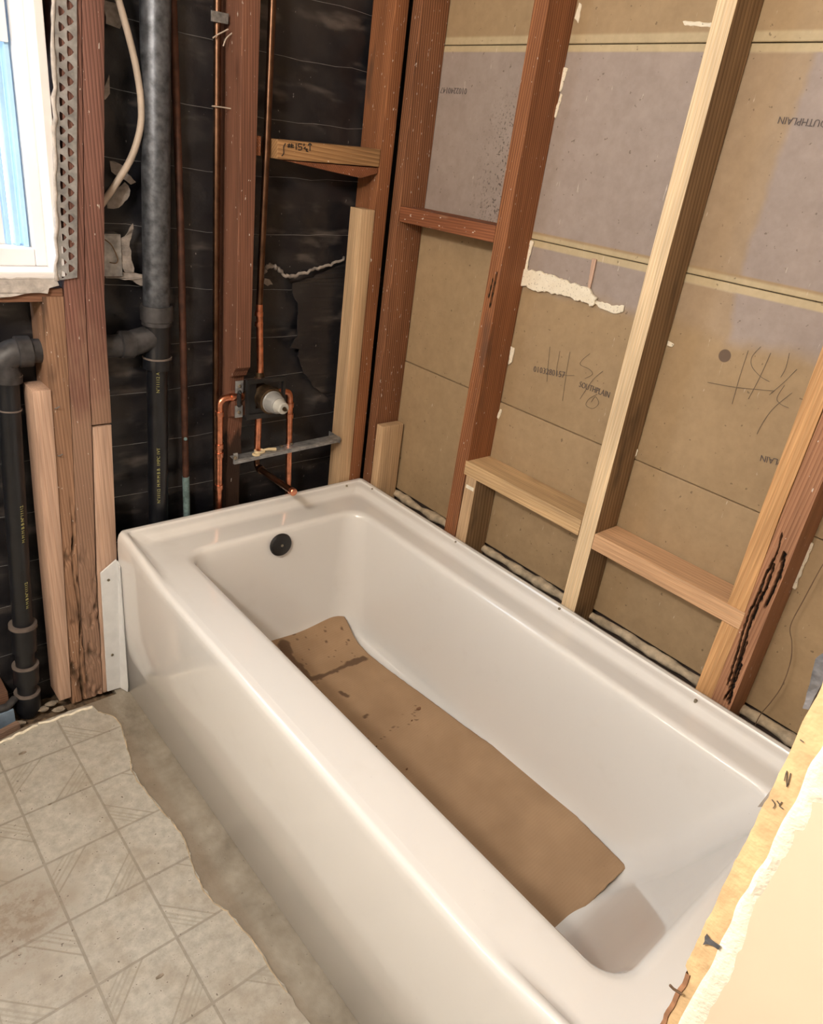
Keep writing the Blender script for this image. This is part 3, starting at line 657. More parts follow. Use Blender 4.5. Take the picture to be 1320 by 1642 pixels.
# far wall
YB = .098
stud('corner_stud', 'old red fir stud left of the black corner gap on the plumbing wall', [(.0, .716, .755), (.5, .715, .756), (1.26, .714, .753), (TOPZ, .716, .757)], 0, YB-.01, M['old'], 'far')
stud('sister_stud', 'new blond sister stud with open top beside the plumbing wall corner', [(.0, .672, .713), (.5, .672, .713), (1.258, .671, .712)], -.001, .052, M['new'], 'far')
fp = [(0, TOPZ), (0, .868), (.012, .856), (.018, .842), (.030, .838), (.032, .80), (.016, .79), (.016, .735), (.034, .728), (.040, .66), (.034, .62), (.042, .56), (.042, .0), (YB-.008, .0), (YB-.008, TOPZ)]
tag(mk('wall_stud', *prism([(.320, y, z) for y, z in fp], (.041, 0, 0)), M['old_char'], bevel=.001, segs=1), 'old stud notched and scorched around the copper shower valve', 'stud')
def rot_far(x, z):
    k = sm(.66, .45, z); n = nz(x*30, z*14, 3)+.6*nz(x*90, z*40, 8); d = max(0, n-.05)*.014*k
    c = max(0, 1-abs(x-(-.082+.012*nz(z*6, 2)-.028*(1-z)))/.004)*k*max(0, .5+nz(z*20, 5)); return d+c*.012, min(1, max(0, (n-.25)*1.6*k)+c)
stud('trimmer_stud', 'rotten brown stud below window corner, beside leaning new stud', [(.0, -.1375, -.101), (.41, -.1245, -.093), (.76, -.1165, -.079), (1.050, -.113, -.0725)], .001, YB-.006, M['rotten'], 'far', disp=rot_far, nu=22, step=.005)
stud('king_stud', 'long old plum-red stud running past the window to the floor', [(.0, -.1, -.060), (.41, -.092, -.052), (.76, -.078, -.037), (1.045, -.071, -.031), (1.56, -.033, .0), (TOPZ, .02, .055)], 0, YB-.006, M['old_plum'], 'far',
     disp=lambda x, z: rot_far(x, z+.12), nu=18, step=.006)
stud('double_stud', 'old plum-red stud with splits, right beside the king stud', [(.765, -.035, .009), (1.043, -.029, .010), (1.56, .002, .042), (TOPZ, .056, .096)], .002, YB-.006, M['old_plum'], 'far')
stud('scab_board', 'new pink-tan board under the old stud, behind white corner flange', [(.0, -.058, -.004), (.41, -.048, .001), (.760, -.034, .008)], .001, .05, M['new_pink'], 'far', cat='board')
stud('leaning_stud', 'new pink stud with knot and cut top, left of the rotten stud', [(.028, -.169, -.139), (.45, -.160, -.125), (.858, -.151, -.1145)], -.004, .066, M['new_pink'], 'far')
beam('rough_sill', 'old rough window sill plank with splintered end under plaster band', -.72, -.072, .002, .095, 1.040, 1.066, wood('old_sill', (.30, .15, .09), (.13, .055, .03), axis='x', specks=.4), cat='sill plank')
fb = beam('fire_block', 'short pine fire block with marker numbers between plumbing wall studs', .4145, .712, 0, .07, 1.350, 1.390, M['new_x'], rise=.010)
beam('fire_block', 'dark fire block stub left of the copper riser', .361, .378, .01, .08, 1.352, 1.392, M['old_y'])
tag(mk('wood_strip', *prism([(.44, .004, 1.349), (.71, .004, 1.357), (.712, .004, 1.345), (.66, .004, 1.330), (.56, .004, 1.338)], (0, .05, 0)), M['old_y']), 'splintered strip hanging under the numbered fire block', 'wood strip')
scrawl([[(458, 230), (455, 236), (455, 246), (452, 250)], [(464, 230), (463, 237)], [(468, 230), (467, 237)], [(461, 232), (471, 233)], [(461, 235), (471, 236)], [(475, 230), (475, 240)], [(484, 231), (479, 231), (479, 235), (484, 236), (483, 240), (478, 240)],
        [(488, 230), (487, 234)], [(490, 236), (487, 238)], [(489, 239), (493, 239), (491, 242), (494, 243)], [(497, 242), (497, 230)], [(494, 233), (497, 230), (500, 233)]], plane=-.0008, m='marker', r=.0011, parent=fb, ax='y', nm='marker_stroke')

# ------------------------------------------------------------------ bathtub
tub = thing('bathtub', (.381, -.762, 0), 'glossy white alcove bathtub with flat apron and raised rear flange', 'bathtub')
NS, NC = 44, 8
def rrect(x0, x1, y0, y1, r):
    "counter-clockwise from the front (x0) side: same number of points on every ring"
    out = []
    def side(a, b, k):
        for i in range(NS): t = i/NS; out.append((a[0]+(b[0]-a[0])*t, a[1]+(b[1]-a[1])*t, k))
    def arc(cx, cy, a0, k):
        for i in range(NC): a = a0+math.pi/2*i/NC; out.append((cx+r*math.cos(a), cy+r*math.sin(a), k))
    side((x0, y1-r), (x0, y0+r), 0); arc(x0+r, y0+r, math.pi, 4)
    side((x0+r, y0), (x1-r, y0), 1); arc(x1-r, y0+r, 1.5*math.pi, 5)
    side((x1, y0+r), (x1, y1-r), 2); arc(x1-r, y1-r, 0, 6)
    side((x1-r, y1), (x0+r, y1), 3); arc(x0+r, y1-r, .5*math.pi, 7)
    return out
TY0, TY1, TX1 = -1.524, 0.0, .762
def lip(x, y):
    if x > .10: return 1
    d = min(TY1-y, y-TY0); return max(1-sm(.04, .28, d), sm(.02, .10, x))
rings = []
LIP = .0245
def outer(ins, zf, r=.012):
    R = []
    for x, y, k in rrect(ins, TX1-ins, TY0+ins, TY1-ins, max(.006, r)):
        l = lip(x, y); dd = min(TY1-y, y-TY0)
        if k in (0, 4, 7): l *= 1-sm(.016, .034, ins)*sm(.03, .075, dd)
        R.append(Vector((x, y, zf(l))))
    rings.append(R)
outer(.004, lambda l: .0, .010); outer(.0, lambda l: .004, .010); outer(0, lambda l: .25, .011); outer(0, lambda l: TH-.028, .012); outer(.001, lambda l: TH-.014+LIP*l*.6, .012); outer(.0035, lambda l: TH-.005+LIP*l*.8, .012)
outer(.008, lambda l: TH-.0012+LIP*l, .012); outer(.013, lambda l: TH+LIP*l, .012); outer(.021, lambda l: TH+LIP*l-.0004, .012); outer(.0230, lambda l: TH+LIP*l-.004*l, .012); outer(.0255, lambda l: TH+(LIP-.0055)*l, .012)
outer(.036, lambda l: TH+(LIP-.006)*l, .014); outer(.045, lambda l: TH+(LIP-.011)*l, .018); outer(.053, lambda l: TH+.004*l, .022); outer(.061, lambda l: TH+.0008*l, .026); outer(.072, lambda l: TH, .03)
OP = (.115, .642, -1.412, -.142)
def inner(i0, i1, f0, f1, r, z): rings.append([Vector((x, y, z)) for x, y, k in rrect(OP[0]+i0, OP[1]-i1, OP[2]+f0, OP[3]-f1, r)])
inner(-.016, -.014, -.014, -.014, .06, TH); inner(-.008, -.008, -.008, -.008, .056, TH-.0006); inner(-.002, -.002, -.002, -.002, .053, TH-.003); inner(.003, .003, .004, .003, .052, TH-.008)
inner(.006, .005, .009, .005, .052, TH-.018); inner(.009, .007, .02, .008, .055, .42); inner(.013, .009, .06, .013, .06, .33); inner(.018, .011, .11, .020, .068, .22)
inner(.024, .013, .155, .028, .075, .145); inner(.032, .017, .178, .036, .08, .112); inner(.046, .026, .198, .050, .085, .090); inner(.066, .044, .222, .070, .085, .079); inner(.10, .08, .26, .11, .08, .074); inner(.17, .15, .33, .18, .06, .071)
inner(.235, .22, .5, .4, .02, .070)
v, f = loft(rings, caps=False); k = len(rings[0]); f.append(tuple((len(rings)-1)*k+j for j in range(k)))
ts = mk('tub_shell', v, f, M['tub'], tub, smooth=.9)
oc = lat('overflow_cover', (.378, -.151, .424), (.378, -.20, .4265), [(0, .0), (0, .031), (.005, .0325), (.010, .0305), (.0125, .026), (.0125, .007), (.0105, .006), (.0105, 0)], M['black_plastic'], tub)
oc['label'] = 'round matte black overflow cover'
lat('overflow_screw', (.378, -.160, .4245), (.378, -.20, .4265), [(0, .0), (0, .004), (.0035, .004), (.0045, .002), (.0045, 0)], M['screw'], oc)
for px, py in ((556, 779), (597, 784), (731, 869), (897, 976), (1116, 1123)):
    p = U(px, py, 'z', TH+LIP-.004); lat('flange_screw', p-Vector((0, 0, .006)), p+Vector((0, 0, .1)), [(0, 0), (0, .0032), (.0075, .0032), (.0085, .002), (.0085, 0)], M['screw'], tub)

# cardboard in the tub
re = [(-.172, .600), (-.19, .596), (-.25, .583), (-.342, .574), (-.42, .576), (-.5, .582), (-.6, .594), (-.7, .606), (-.80, .621), (-.874, .627), (-.98, .629), (-1.03, .625), (-1.1, .616), (-1.209, .600)]
ret = sorted((y, x) for y, x in re)
stains = [([(456, 1036), (458, 1044)], .019), ([(460, 1046), (474, 1066), (482, 1070), (492, 1084), (496, 1092)], .0085), ([(492, 1093), (515, 1086)], .010), ([(515, 1086), (540, 1076), (560, 1066)], .0065), ([(560, 1066), (583, 1058)], .0115), ([(546, 1112), (558, 1118)], .006), ([(584, 1152), (589, 1148)], .0045), ([(470, 1018), (471, 1018)], .006)]
def cbz(x, y):
    t = (x-.192)/(interp(ret, y)[0]-.192)
    return .0765+.0225*sm(.55, 1, t)*(1+.15*math.sin(y*9))+.056*sm(-.30, -.172, y)*(1-.42*t)+.024*sm(.12, 0, t)+.0025*nz(x*6, y*5, 2)
def onc(px, py):
    z = .09
    for _ in range(8): p = U(px, py, 'z', z); z = cbz(p.x, p.y)
    return p
stains = [([tuple(onc(px, py)[:2]) for px, py in s], w) for s, w in stains]
rnd = random.Random(4)
spots = [(rnd.uniform(.36, .58), rnd.uniform(-.36, -.19), rnd.uniform(.0015, .004)) for _ in range(30)]+[(rnd.uniform(.3, .55)+0, -.60-rnd.gauss(0, .012), rnd.uniform(.001, .0025)) for _ in range(36)]
V, F, st = [], [], []; ni, nj = 110, 270
for j in range(nj+1):
    y = -.170-(1.196-.170)*j/nj
    xr = interp(ret, y)[0]+.0012*nz(y*60, 3); xl = .192+.004*nz(y*12, 6)
    for i in range(ni+1):
        t = i/ni; x = xl+(xr-xl)*t; yy = y-.013*sm(-1.1, -1.196, y)*t+.002*nz(x*60, 7)*(1 if j in (0, nj) else 0)
        z = cbz(x, y)
        s = 0
        if y > -.75:
            for ss, w in stains:
                for a, b in zip(ss, ss[1:]): s = max(s, sm(1.15, .85, segd((x, yy), a, b)/(w*(1+.35*nz(x*70, y*70, 1))))*.8)
            for sx, sy, sr in spots: s = max(s, .85*sm(1.2, .8, math.hypot(x-sx, yy-sy)/sr))
            s = min(1, max(s, .25*sm(.05, .0, math.hypot(x-.40, (yy+.23))/2)))
        V.append((x, yy, z)); st.append(s)
for j in range(nj):
    for i in range(ni): a = j*(ni+1)+i; F.append((a, a+1, a+ni+2, a+ni+1))
cb = tag(mk('cardboard_sheet', V, F, M['card'], smooth=True, at=(0, 0, 0), attr={'stain': st}), 'stained brown cardboard sheet lying along the tub floor', 'cardboard')
md = cb.modifiers.new('thickness', 'SOLIDIFY'); md.thickness = .004; md.offset = 1

for i, (px, py, L, lab) in enumerate(((671, 1139, .016, 'dark wood chip, largest crumb on the cardboard in the tub'), (660, 1158, .006, 'tiny brown chip on cardboard right below the largest chip'), (603, 1200, .007, 'dark crumb at cardboard edge near the tub front rim'), (652, 1236, .007, 'dark reddish crumb low on the cardboard near tub front rim'))):
    p = onc(px, py)+Vector((0, 0, .004)); q = [p+Vector((math.cos(a)*L*.5, math.sin(a)*L*.28, 0)) for a in (0, .9, 2.2, 3.1, 4.4, 5.3)]
    tag(mk('wood_chip', *prism(q, (0, 0, .004)), M['chip'], bevel=.0006, segs=1), lab, 'wood chip')

# white corner flange beside the apron
cf = thing('corner_flange', (-.02, -.006, 0), 'white plastic corner flange screwed between stud and tub apron', 'flange')
A = [(-.0485, .012), (-.0445, .383), (-.003, .409), (-.003, .0)]
mk('flange_leg', *prism([(x, -.0065, z) for x, z in [(-.049, .006), (-.0435, .38), (-.003, .408), (-.001, .40), (-.0135, .003)]], (0, .005, 0)), M['white_plastic'], cf, bevel=.0012)
mk('flange_leg', *prism([(-.0145, -.0062, .003), (-.0015, -.0062, .404), (-.0035, -.028, .397), (-.0035, -.034, .02), (-.005, -.033, .004)], (.002, .0015, 0)), M['white_plastic'], cf)
for px, py in ((174, 930), (180, 1050)):
    p = U(px, py, 'y', -.0066); lat('flange_screw', p, p+Vector((0, -1, 0)), [(0, 0), (0, .0036), (.0015, .0036), (.002, .0018), (.002, 0)], M['screw'], cf)

# ------------------------------------------------------------------ pipes
def Y(px, py, y): return U(px, py, 'y', y)
dr = thing('drain_vent_pipe', (.14, .055, .45), 'grey vent stack on black drain with side branch to left drop pipe', 'drain pipe')
yp = .052
top = Y(249, 0, yp); sl = (Y(250, 488, yp)-top); t2 = top-sl*1.4; jn = Y(251, 492, yp)
tube('vent_pipe', [top-sl*1.35, top, jn], .030, M['cast'], dr, n=24)
lat('pipe_coupling', jn+Vector((0, 0, .004)), jn-Vector((0, 0, .1)), [(0, .030), (0, .0355), (.006, .0365), (.034, .0365), (.036, .034), (.045, .034), (.045, 0)], M['abs_dusty'], dr)
te = Y(252, 545, yp); tb = Y(252, 575, yp); bb = Y(254, 850, yp)
lat('drain_tee', jn-Vector((0, 0, .035)), tb, [(0, .0), (0, .031), ((jn-tb).length-.045, .030), ((jn-tb).length-.035, .033), ((jn-tb).length-.012, .033), ((jn-tb).length-.012, 0)], M['black_gloss'], dr)
tube('tee_branch', spline([te+Vector((0, 0, .01)), te+Vector((-.025, 0, .004)), te+Vector((-.05, 0, -.002)), Y(205, 553, yp)], 6), [.022, .024, .026, .028, .029, .029]+[.029]*12+[.029], M['abs_dusty'], dr, n=20)
lat('branch_hub', Y(212, 552, yp), Y(170, 553, yp), [(0, 0), (0, .031), (.028, .031), (.03, .026), (.03, 0)], M['abs_dusty'], dr)
el = Y(8, 572, yp)
tube('branch_pipe', [Y(205, 553, yp), Y(120, 560, yp), Y(50, 563, yp)], .0255, M['abs_dusty'], dr, n=20)
tube('lower_pipe', [tb+Vector((0, 0, .02)), Y(253, 700, yp), bb], .0245, M['black_gloss'], dr, n=24)
lat('tee_ring', tb+Vector((0, 0, .006)), tb-Vector((0, 0, .1)), [(0, .0), (0, .0338), (.004, .0338), (.004, 0)], M['solvent'], dr)
lat('branch_hub', Y(48, 563, yp), Y(0, 566, yp), [(0, 0), (0, .0325), (.026, .0325), (.028, .028), (.028, 0)], M['abs_dusty'], dr)
ex = Y(38, 564, yp); ey = Y(12, 612, yp)
tube('drain_elbow', spline([ex, ex+Vector((-.022, 0, -.002)), ex+Vector((-.043, 0, -.020)), Vector((ey.x, yp, ey.z+.012)), ey], 6), .029, M['abs_dusty'], dr, n=20)
db = Y(46, 1148, yp-.012)
dp = lambda t: ey.lerp(db, t)
tube('drop_pipe', [dp(-.01), dp(.5), dp(.99)], .0225, M['black_gloss'], dr, n=24)
for py in (600, 655):
    p = Y(14+(py-600)*.02, py, yp); lat('pipe_ring', p, dp(1), [(0, 0), (0, .0265 if py == 600 else .0245), (.003, .0265 if py == 600 else .0248), (.003, 0)], M['solvent'], dr)
L = (db-ey).length
def tz(py): return (Y(40, py, yp-.008)-ey).length
c0 = dp((tz(1000))/L)
lat('drop_coupling', c0, dp(1.2), [(0, 0), (0, .031), (.008, .032), (.010, .029), (.075, .0285), (.075, 0)], M['black_gloss'], dr)
lat('coupling_rim', c0-Vector((0, 0, -.003)), dp(1.2), [(0, .023), (-.001, .0315), (.008, .0318), (.008, .029)], M['solvent'], dr)
for py, r in ((1064, .030), (1108, .030)):
    p = dp(tz(py)/L); lat('drop_coupling', p, dp(1.3), [(0, 0), (0, r), (.052, r), (.052, 0)], M['black_gloss'], dr); lat('coupling_rim', p, dp(1.3), [(-.001, .02), (-.001, r+.0005), (.0035, r+.0008), (.0035, .02)], M['solvent'], dr)
def pipe_print(s, p_top, p_bot, off, size):
    a = Vector(p_bot)+off; d = (Vector(p_top)-Vector(p_bot)).normalized(); n = off.normalized(); upd = n.cross(d)
    text('pipe_print', s, size, a, d, upd, M['yellow_print'], dr)
tc1 = Vector((-.2, -.98, 0)).normalized()*.0252; tc2 = Vector((.45, -.89, 0)).normalized()*.0232
ax1 = lambda py: Y(252+(py-575)*.0073, py, yp)
pipe_print('N°11112 A', ax1(585), ax1(625), tc1, .011)
pipe_print('N°11112  M M M B B  1MPC 1VT', ax1(690), ax1(800), tc1, .011)
pipe_print('M M M B B N°11112', dp(.17), dp(.42), tc2, .011)
pipe_print('M M B N°11112', dp(.43), dp(.62), tc2, .011)

rp = thing('gas_pipe', (.215, .07, .45), 'thin rusty pipe with green corroded foot right of the vent stack', 'pipe')
tube('pipe_run', [Y(268, -250, .07), Y(277, 0, .07), Y(290, 380, .07), Y(298, 765, .07)], .0085, M['rust'], rp)
tube('corroded_foot', [Y(298, 764, .07), Y(299, 800, .07), Y(300, 850, .07)], [.0095, .0092, .0088], M['verdigris'], rp)
lat('pipe_spot', Y(297.5, 704, .062), Y(297.5, 704, .05), [(0, 0), (0, .005), (.004, .004), (.004, 0)], M['verdigris'], rp)
cp = thing('copper_pipe', (.30, .05, .45), 'tarnished copper pipe strapped to the notched stud, left side', 'pipe')
tube('pipe_run', [Y(351, -250, .058), Y(349, 0, .058), Y(347.5, 300, .058), Y(346, 640, .058), Y(347, 860, .058)], .0085, M['copper_old'], cp)
st_ = tag(mk('pipe_strap', *prism([Y(339, 16, .046), Y(367, 22, .046), Y(366, 39, .046), Y(339, 34, .046)], (0, .003, 0)), M['lead'], bevel=.0006), 'grey lead strap over the tarnished copper pipe near the top', 'strap')
for pts, lab in (([(341, 61), (352, 54), (366, 47)], 'upper bent wire nail crossing the tarnished copper pipe'), ([(358, 74), (364, 60), (379, 49)], 'curved wire nail on stud side right of the copper pipe'), ([(340, 170), (356, 172), (375, 175)], 'straight wire nail crossing the copper pipe lower down')):
    tag(tube('wire_nail', spline([Y(px, py, .044) for px, py in pts], 5), .0014, M['cable'], n=7), lab, 'nail')

sv = thing('shower_valve', (.40, .02, .5), 'copper and brass shower valve with riser, supply elbows and spout stub', 'shower valve')
VX, VZ, VY = .402, .786, .022
tube('riser_pipe', [Vector((.412, .03, 2.3)), Y(437, 0, .03), Y(428, 230, .03), Y(416, 490, .026)], .0085, M['copper_old'], sv)
tube('riser_pipe', [Y(416, 488, .026), Vector((VX, VY, .86)), Vector((VX, VY, .835))], .0088, M['copper'], sv)
for py in (500, 517): 
    p = Y(415.5, py, .026); lat('pipe_fitting', p, p-Vector((0, 0, 1)), [(0, .0088), (0, .0105), (.010, .0105), (.010, .0088)], M['copper'], sv)
lat('valve_nut', (VX, VY, .845), (VX, VY, .7), [(0, 0), (0, .0105), (.012, .0115), (.014, .015), (.024, .0155), (.026, .011), (.034, .011), (.034, 0)], M['brass'], sv)
lat('valve_body', (VX, .048, VZ), (VX, -1, VZ), [(0, 0), (0, .022), (.012, .031), (.050, .033), (.056, .029), (.070, .029), (.076, .034), (.090, .034), (.092, .030), (.092, 0)], M['brass'], sv)
lat('valve_port', (VX-.05, VY, VZ), (VX+.06, VY, VZ), [(0, 0), (0, .013), (.012, .013), (.014, .016), (.09, .016), (.092, .013), (.104, .013), (.104, 0)], M['brass'], sv)
ct = lat('valve_cartridge', (VX, -.042, VZ), (VX, -1, VZ), [(0, 0), (0, .0285), (.004, .0295), (.006, .0275), (.012, .027), (.030, .0235), (.034, .020), (.034, 0)], M['cartridge'], sv)
lat('cartridge_cap', (VX, -.074, VZ), (VX, -1, VZ), [(0, 0), (0, .018), (.003, .0185), (.006, .0165), (.024, .0155), (.027, .012), (.027, 0)], M['cap'], ct)
lat('cartridge_stem', (VX, -.100, VZ), (VX, -1, VZ), [(0, 0), (0, .0055), (.005, .0055), (.005, .003), (.012, .003), (.012, 0)], M['brass'], ct)
o_ = [(.348, .838), (.462, .838), (.462, .730), (.348, .730)]; h_ = [(.356, .826), (.454, .826), (.454, .745), (.356, .745)]
mk('mounting_plate', *prism([(x, -.010, z) for x, z in o_], (0, .010, 0), [[(x, -.010, z) for x, z in h_]]), M['black_plastic'], sv, bevel=.0008)
mk('plate_web', *join(boxd(.356, .376, -.006, 0, .745, .826), boxd(.376, .454, -.006, 0, .745, .757)), M['black_plastic'], sv)
def bend(p, q, s, r=.020):
    p, q, s = Vector(p), Vector(q), Vector(s); a = q+(p-q).normalized()*r; b = q+(s-q).normalized()*r
    return [p]+[a.lerp(q, t).lerp(q.lerp(b, t), t) for t in [i/8 for i in range(9)]]+[s]
tube('supply_pipe', bend((.352, VY, VZ), (.2885, VY, VZ-.001), (.2885, VY, .40)), .0088, M['copper'], sv)
tube('supply_pipe', bend((.452, VY, VZ), (.4965, VY, VZ-.001), (.512, VY, .40)), .0088, M['copper'], sv)
for (x, z) in ((.2885, .752), (.2885, .662), (.289, .638), (.2885, .545), (.4985, .752), (.4995, .72)):
    lat('pipe_fitting', (x, VY, z), (x, VY, z-1), [(0, .0085), (0, .0108), (.013, .0108), (.013, .0085)], M['copper'], sv)
for x in (.318, .345): lat('pipe_fitting', (x, VY, VZ), (x+1, VY, VZ), [(0, .0085), (0, .0105), (.010, .0105), (.010, .0085)], M['copper'], sv)
tube('drop_pipe', bend((VX, VY, .757), (VX+.002, VY+.004, .574), (.408, -.152, .575), .016), .0085, M['copper_old'], sv)
tube('drop_pipe', [(VX, VY, .730), (VX, VY, .615)], .0092, M['copper'], sv)
lat('spout_collar', (VX+.003, .012, .574), (.408, -.152, .575), [(0, .0085), (0, .0115), (.010, .0115), (.010, .0085)], M['copper_old'], sv)
lat('stub_end_cap', (.408, -.146, .575), (.408, -.2, .575), [(0, .0085), (0, .0102), (.012, .0102), (.0135, .009), (.0135, 0)], M['copper'], sv)

ps = thing('pipe_clamp', (.335, 0, .75), 'dark screwed clamp plate over the left supply elbow on the notched stud', 'clamp')
for za_ in (.800, .734): box('clamp_plate', .325, .347, .008, .0115, za_, za_+.032, M['galv'], ps, bevel=.0008)
tube('clamp_band', [(.336, .010, .803), (.336, .006, .800), (.336, .0095, .798), (.336, .0095, .773), (.336, .006, .770), (.336, .010, .766)], .006, M['black_plastic'], ps, n=8)
for z in (.818, .748): lat('clamp_screw', (.336, .008, z), (.336, -1, z), [(0, 0), (0, .0048), (.002, .0045), (.003, .002), (.003, 0)], M['screw'], ps)
sb = thing('support_bracket', (.49, 0, .62), 'galvanised steel angle bar bracing the copper pipes above the tub', 'bracket')
b0, b1 = Vector((.318, -.006, .620)), Vector((.662, -.006, .631))
def bar(name, o0, o1, w, t):
    a, b = b0+Vector(o0), b1+Vector(o1)
    mk(name, [a, a+Vector((0, w[0], w[1])), a+Vector((0, w[0], w[1]))+Vector(t), a+Vector(t), b, b+Vector((0, w[0], w[1])), b+Vector((0, w[0], w[1]))+Vector(t), b+Vector(t)], [(0, 1, 2, 3), (4, 7, 6, 5), (0, 4, 5, 1), (1, 5, 6, 2), (2, 6, 7, 3), (3, 7, 4, 0)], M['galv'], sb, bevel=.0005)
bar('bar_face', (0, 0, 0), (0, 0, 0), (0, -.011), (0, .002, 0)); bar('bar_top', (0, 0, 0), (0, 0, 0), (.026, .002), (0, 0, .002)); bar('bar_rib', (0, -.002, .0), (0, -.002, .0), (0, -.003), (0, .002, 0))
mk('bar_end', *boxd(.659, .6615, -.006, .050, .617, .635), M['galv'], sb, bevel=.0006)
mk('bar_end', *boxd(.316, .328, -.005, -.001, .610, .640), M['galv'], sb, bevel=.0006)
for p in ((.320, -.005, .628), (.470, .010, .630), (.505, .012, .632)):
    q = Vector(p); d = Vector((0, -1, 0)) if p[1] < 0 else Vector((0, 0, 1)); lat('bracket_screw', q, q+d, [(0, 0), (0, .0052), (.003, .005), (.004, .002), (.004, 0)], M['screw'], sb)
cl = thing('pipe_clip', (VX, 0, .62), 'beige plastic pipe clip on the angle bar under the valve', 'clip')
a_ = [2*math.pi*i/20 for i in range(21)]
tube('clip_ring', [(VX+.012*math.cos(t), VY-.012+.012*math.sin(t), .628) for t in a_], .0035, M['clip'], cl, n=8)
tube('clip_loop', [(VX-.018+.009*math.cos(t), -.004+.008*math.sin(t), .627) for t in a_], .003, M['clip'], cl, n=8)
tube('clip_arm', [(VX+.008, .010, .629), (VX+.025, .004, .632), (VX+.045, .000, .630)], [.003, .0042, .005], M['clip'], cl, n=8)

# cable, box, scraps
tag(tube('electrical_cable', spline([Y(176, -40, .045), Y(190, 0, .045), Y(207, 60, .045), Y(219, 112, .045), Y(226, 162, .045), Y(225, 205, .045), Y(211, 252, .045), Y(187, 293, .045), Y(166, 324, .045), Y(158, 334, .06)], 8), .0068, M['cable'], n=12), 'beige electrical cable bowing between old stud and vent stack', 'cable')
eb = thing('junction_box', (.055, .07, 1.08), 'grey metal junction box with bent wire beside the old stud', 'junction box')
mk('box_body', *join(boxd(.018, .072, .060, .064, 1.080, 1.165), boxd(.070, .073, .060, .095, 1.080, 1.165), boxd(.018, .073, .060, .095, 1.162, 1.166), boxd(.018, .073, .060, .095, 1.079, 1.082)), M['galv'], eb, bevel=.001)
tube('box_wire', spline([Y(168, 384, .055), Y(178, 392, .052), Y(185, 405, .052), Y(189, 416, .055), Y(186, 422, .056), Y(176, 421, .058)], 5), .0012, M['darkwire'], eb, n=6)
def scrap(pts, y, lab, m='paper_scrap', th=.003, seed=1, curl=.012):
    lp = ragged([Y(px, py, y) for px, py in pts], .0022, .008, seed); cx = sum(p.x for p in lp)/len(lp)
    lp = [Vector((p.x, y-curl*abs(nz(p.x*30, p.z*30, seed)), p.z)) for p in lp]
    return tag(mk('paper_scrap', *prism(lp, (0, th, 0)), M[m]), lab, 'paper scrap')
scrap([(193, 382), (204, 372), (212, 358), (213, 366), (207, 395), (215, 430), (214, 436), (200, 436), (194, 425)], .066, 'curled torn grey paper strip right of the junction box', seed=2)
scrap([(168, 440), (195, 436), (230, 440), (234, 458), (225, 458), (205, 448), (185, 446), (170, 446)], .068, 'ragged paper edge running under the junction box to the stack', seed=3)
scrap([(170, 318), (200, 292), (208, 305), (204, 320), (190, 333), (172, 334)], .075, 'rounded grey paper tear below the bottom of the beige cable', seed=4, th=.002)
scrap([(176, 258), (190, 262), (218, 292), (210, 296), (195, 285), (178, 275)], .078, 'pointed paper flap left of the cable bend', seed=5, th=.002)
scrap([(166, 0), (188, 8), (196, 36), (192, 46), (168, 38)], .072, 'pale paper scrap at the top behind the beige cable', seed=6)
scrap([(166, 140), (174, 120), (176, 150), (168, 160), (156, 145)], .06, 'small pale paper shred by the old stud edge', seed=7)
# second torn layer of building paper with pale fibre edge
tl = [(470, 470), (478, 486), (478, 540), (465, 558), (480, 560), (478, 570), (487, 598), (505, 622), (520, 633), (530, 642), (537, 660), (558, 690), (566, 690), (576, 430), (556, 420), (520, 437), (470, 455)]
lp = ragged([Y(px, py, .078) for px, py in tl], .0022, .012, 8); lp = [Vector((p.x, .078-.007*nz(p.x*20, p.z*20, 1), p.z)) for p in lp]
tag(mk('paper_flap', *prism(lp, (0, .003, 0)), M['paper']), 'torn black paper flap hanging left of the blond sister stud', 'paper flap')
fe = [(423, 440), (428, 428), (438, 426), (450, 436), (462, 443), (480, 440), (505, 432), (530, 425), (552, 414)]
pts = spline([Y(px, py, .072) for px, py in fe], 6); rr = random.Random(5)
tag(mk('torn_paper_edge', *path([p+Vector((0, rr.uniform(-.003, .003), rr.uniform(-.003, .003))) for p in pts], [.0035+.004*rr.random()*(1-i/len(pts)) for i in range(len(pts))], 7), M['paper_scrap'], smooth=True), 'pale fibrous torn paper edge across the bay right of the riser', 'paper scrap')
scrap([(424, 446), (432, 448), (437, 456), (428, 458), (422, 454)], .07, 'pale crumpled paper bit beside the copper riser', seed=11)

# perforated corner bead beside the window
hb = []
def bx(x, z): return x+.0735*(z-1.08)
z0b, z1b = 1.083, 2.06
lpb = [(bx(-.083, z0b), -.006, z0b), (bx(-.0455, z0b+.01), -.006, z0b+.006), (bx(-.0435, z1b), -.006, z1b), (bx(-.0815, z1b), -.006, z1b)]
lpb = ragged(lpb, .0004, .03, 2); lpb = [Vector((p.x, -.006, p.z)) for p in lpb]
z = z0b+.012; i = 0
while z < z1b-.02:
    for cx, dz, s in ((-.0715, 0, .0072), (-.0570, .0118, .0078)):
        zz = z+dz; h = []
        for a in range(9):
            t = 2*math.pi*a/9; r = s*(.92+.26*math.cos(3*t)); h.append((bx(cx+r*math.cos(t)*.8, zz), -.006, zz+r*math.sin(t)*1.05))
        hb.append(h)
    z += .0236
v, f = prism(lpb, (0, .0012, 0), hb)
tag(mk('corner_bead', v, f, M['galv']), 'perforated galvanised corner bead strip along the window edge', 'corner bead')
cr = random.Random(9)
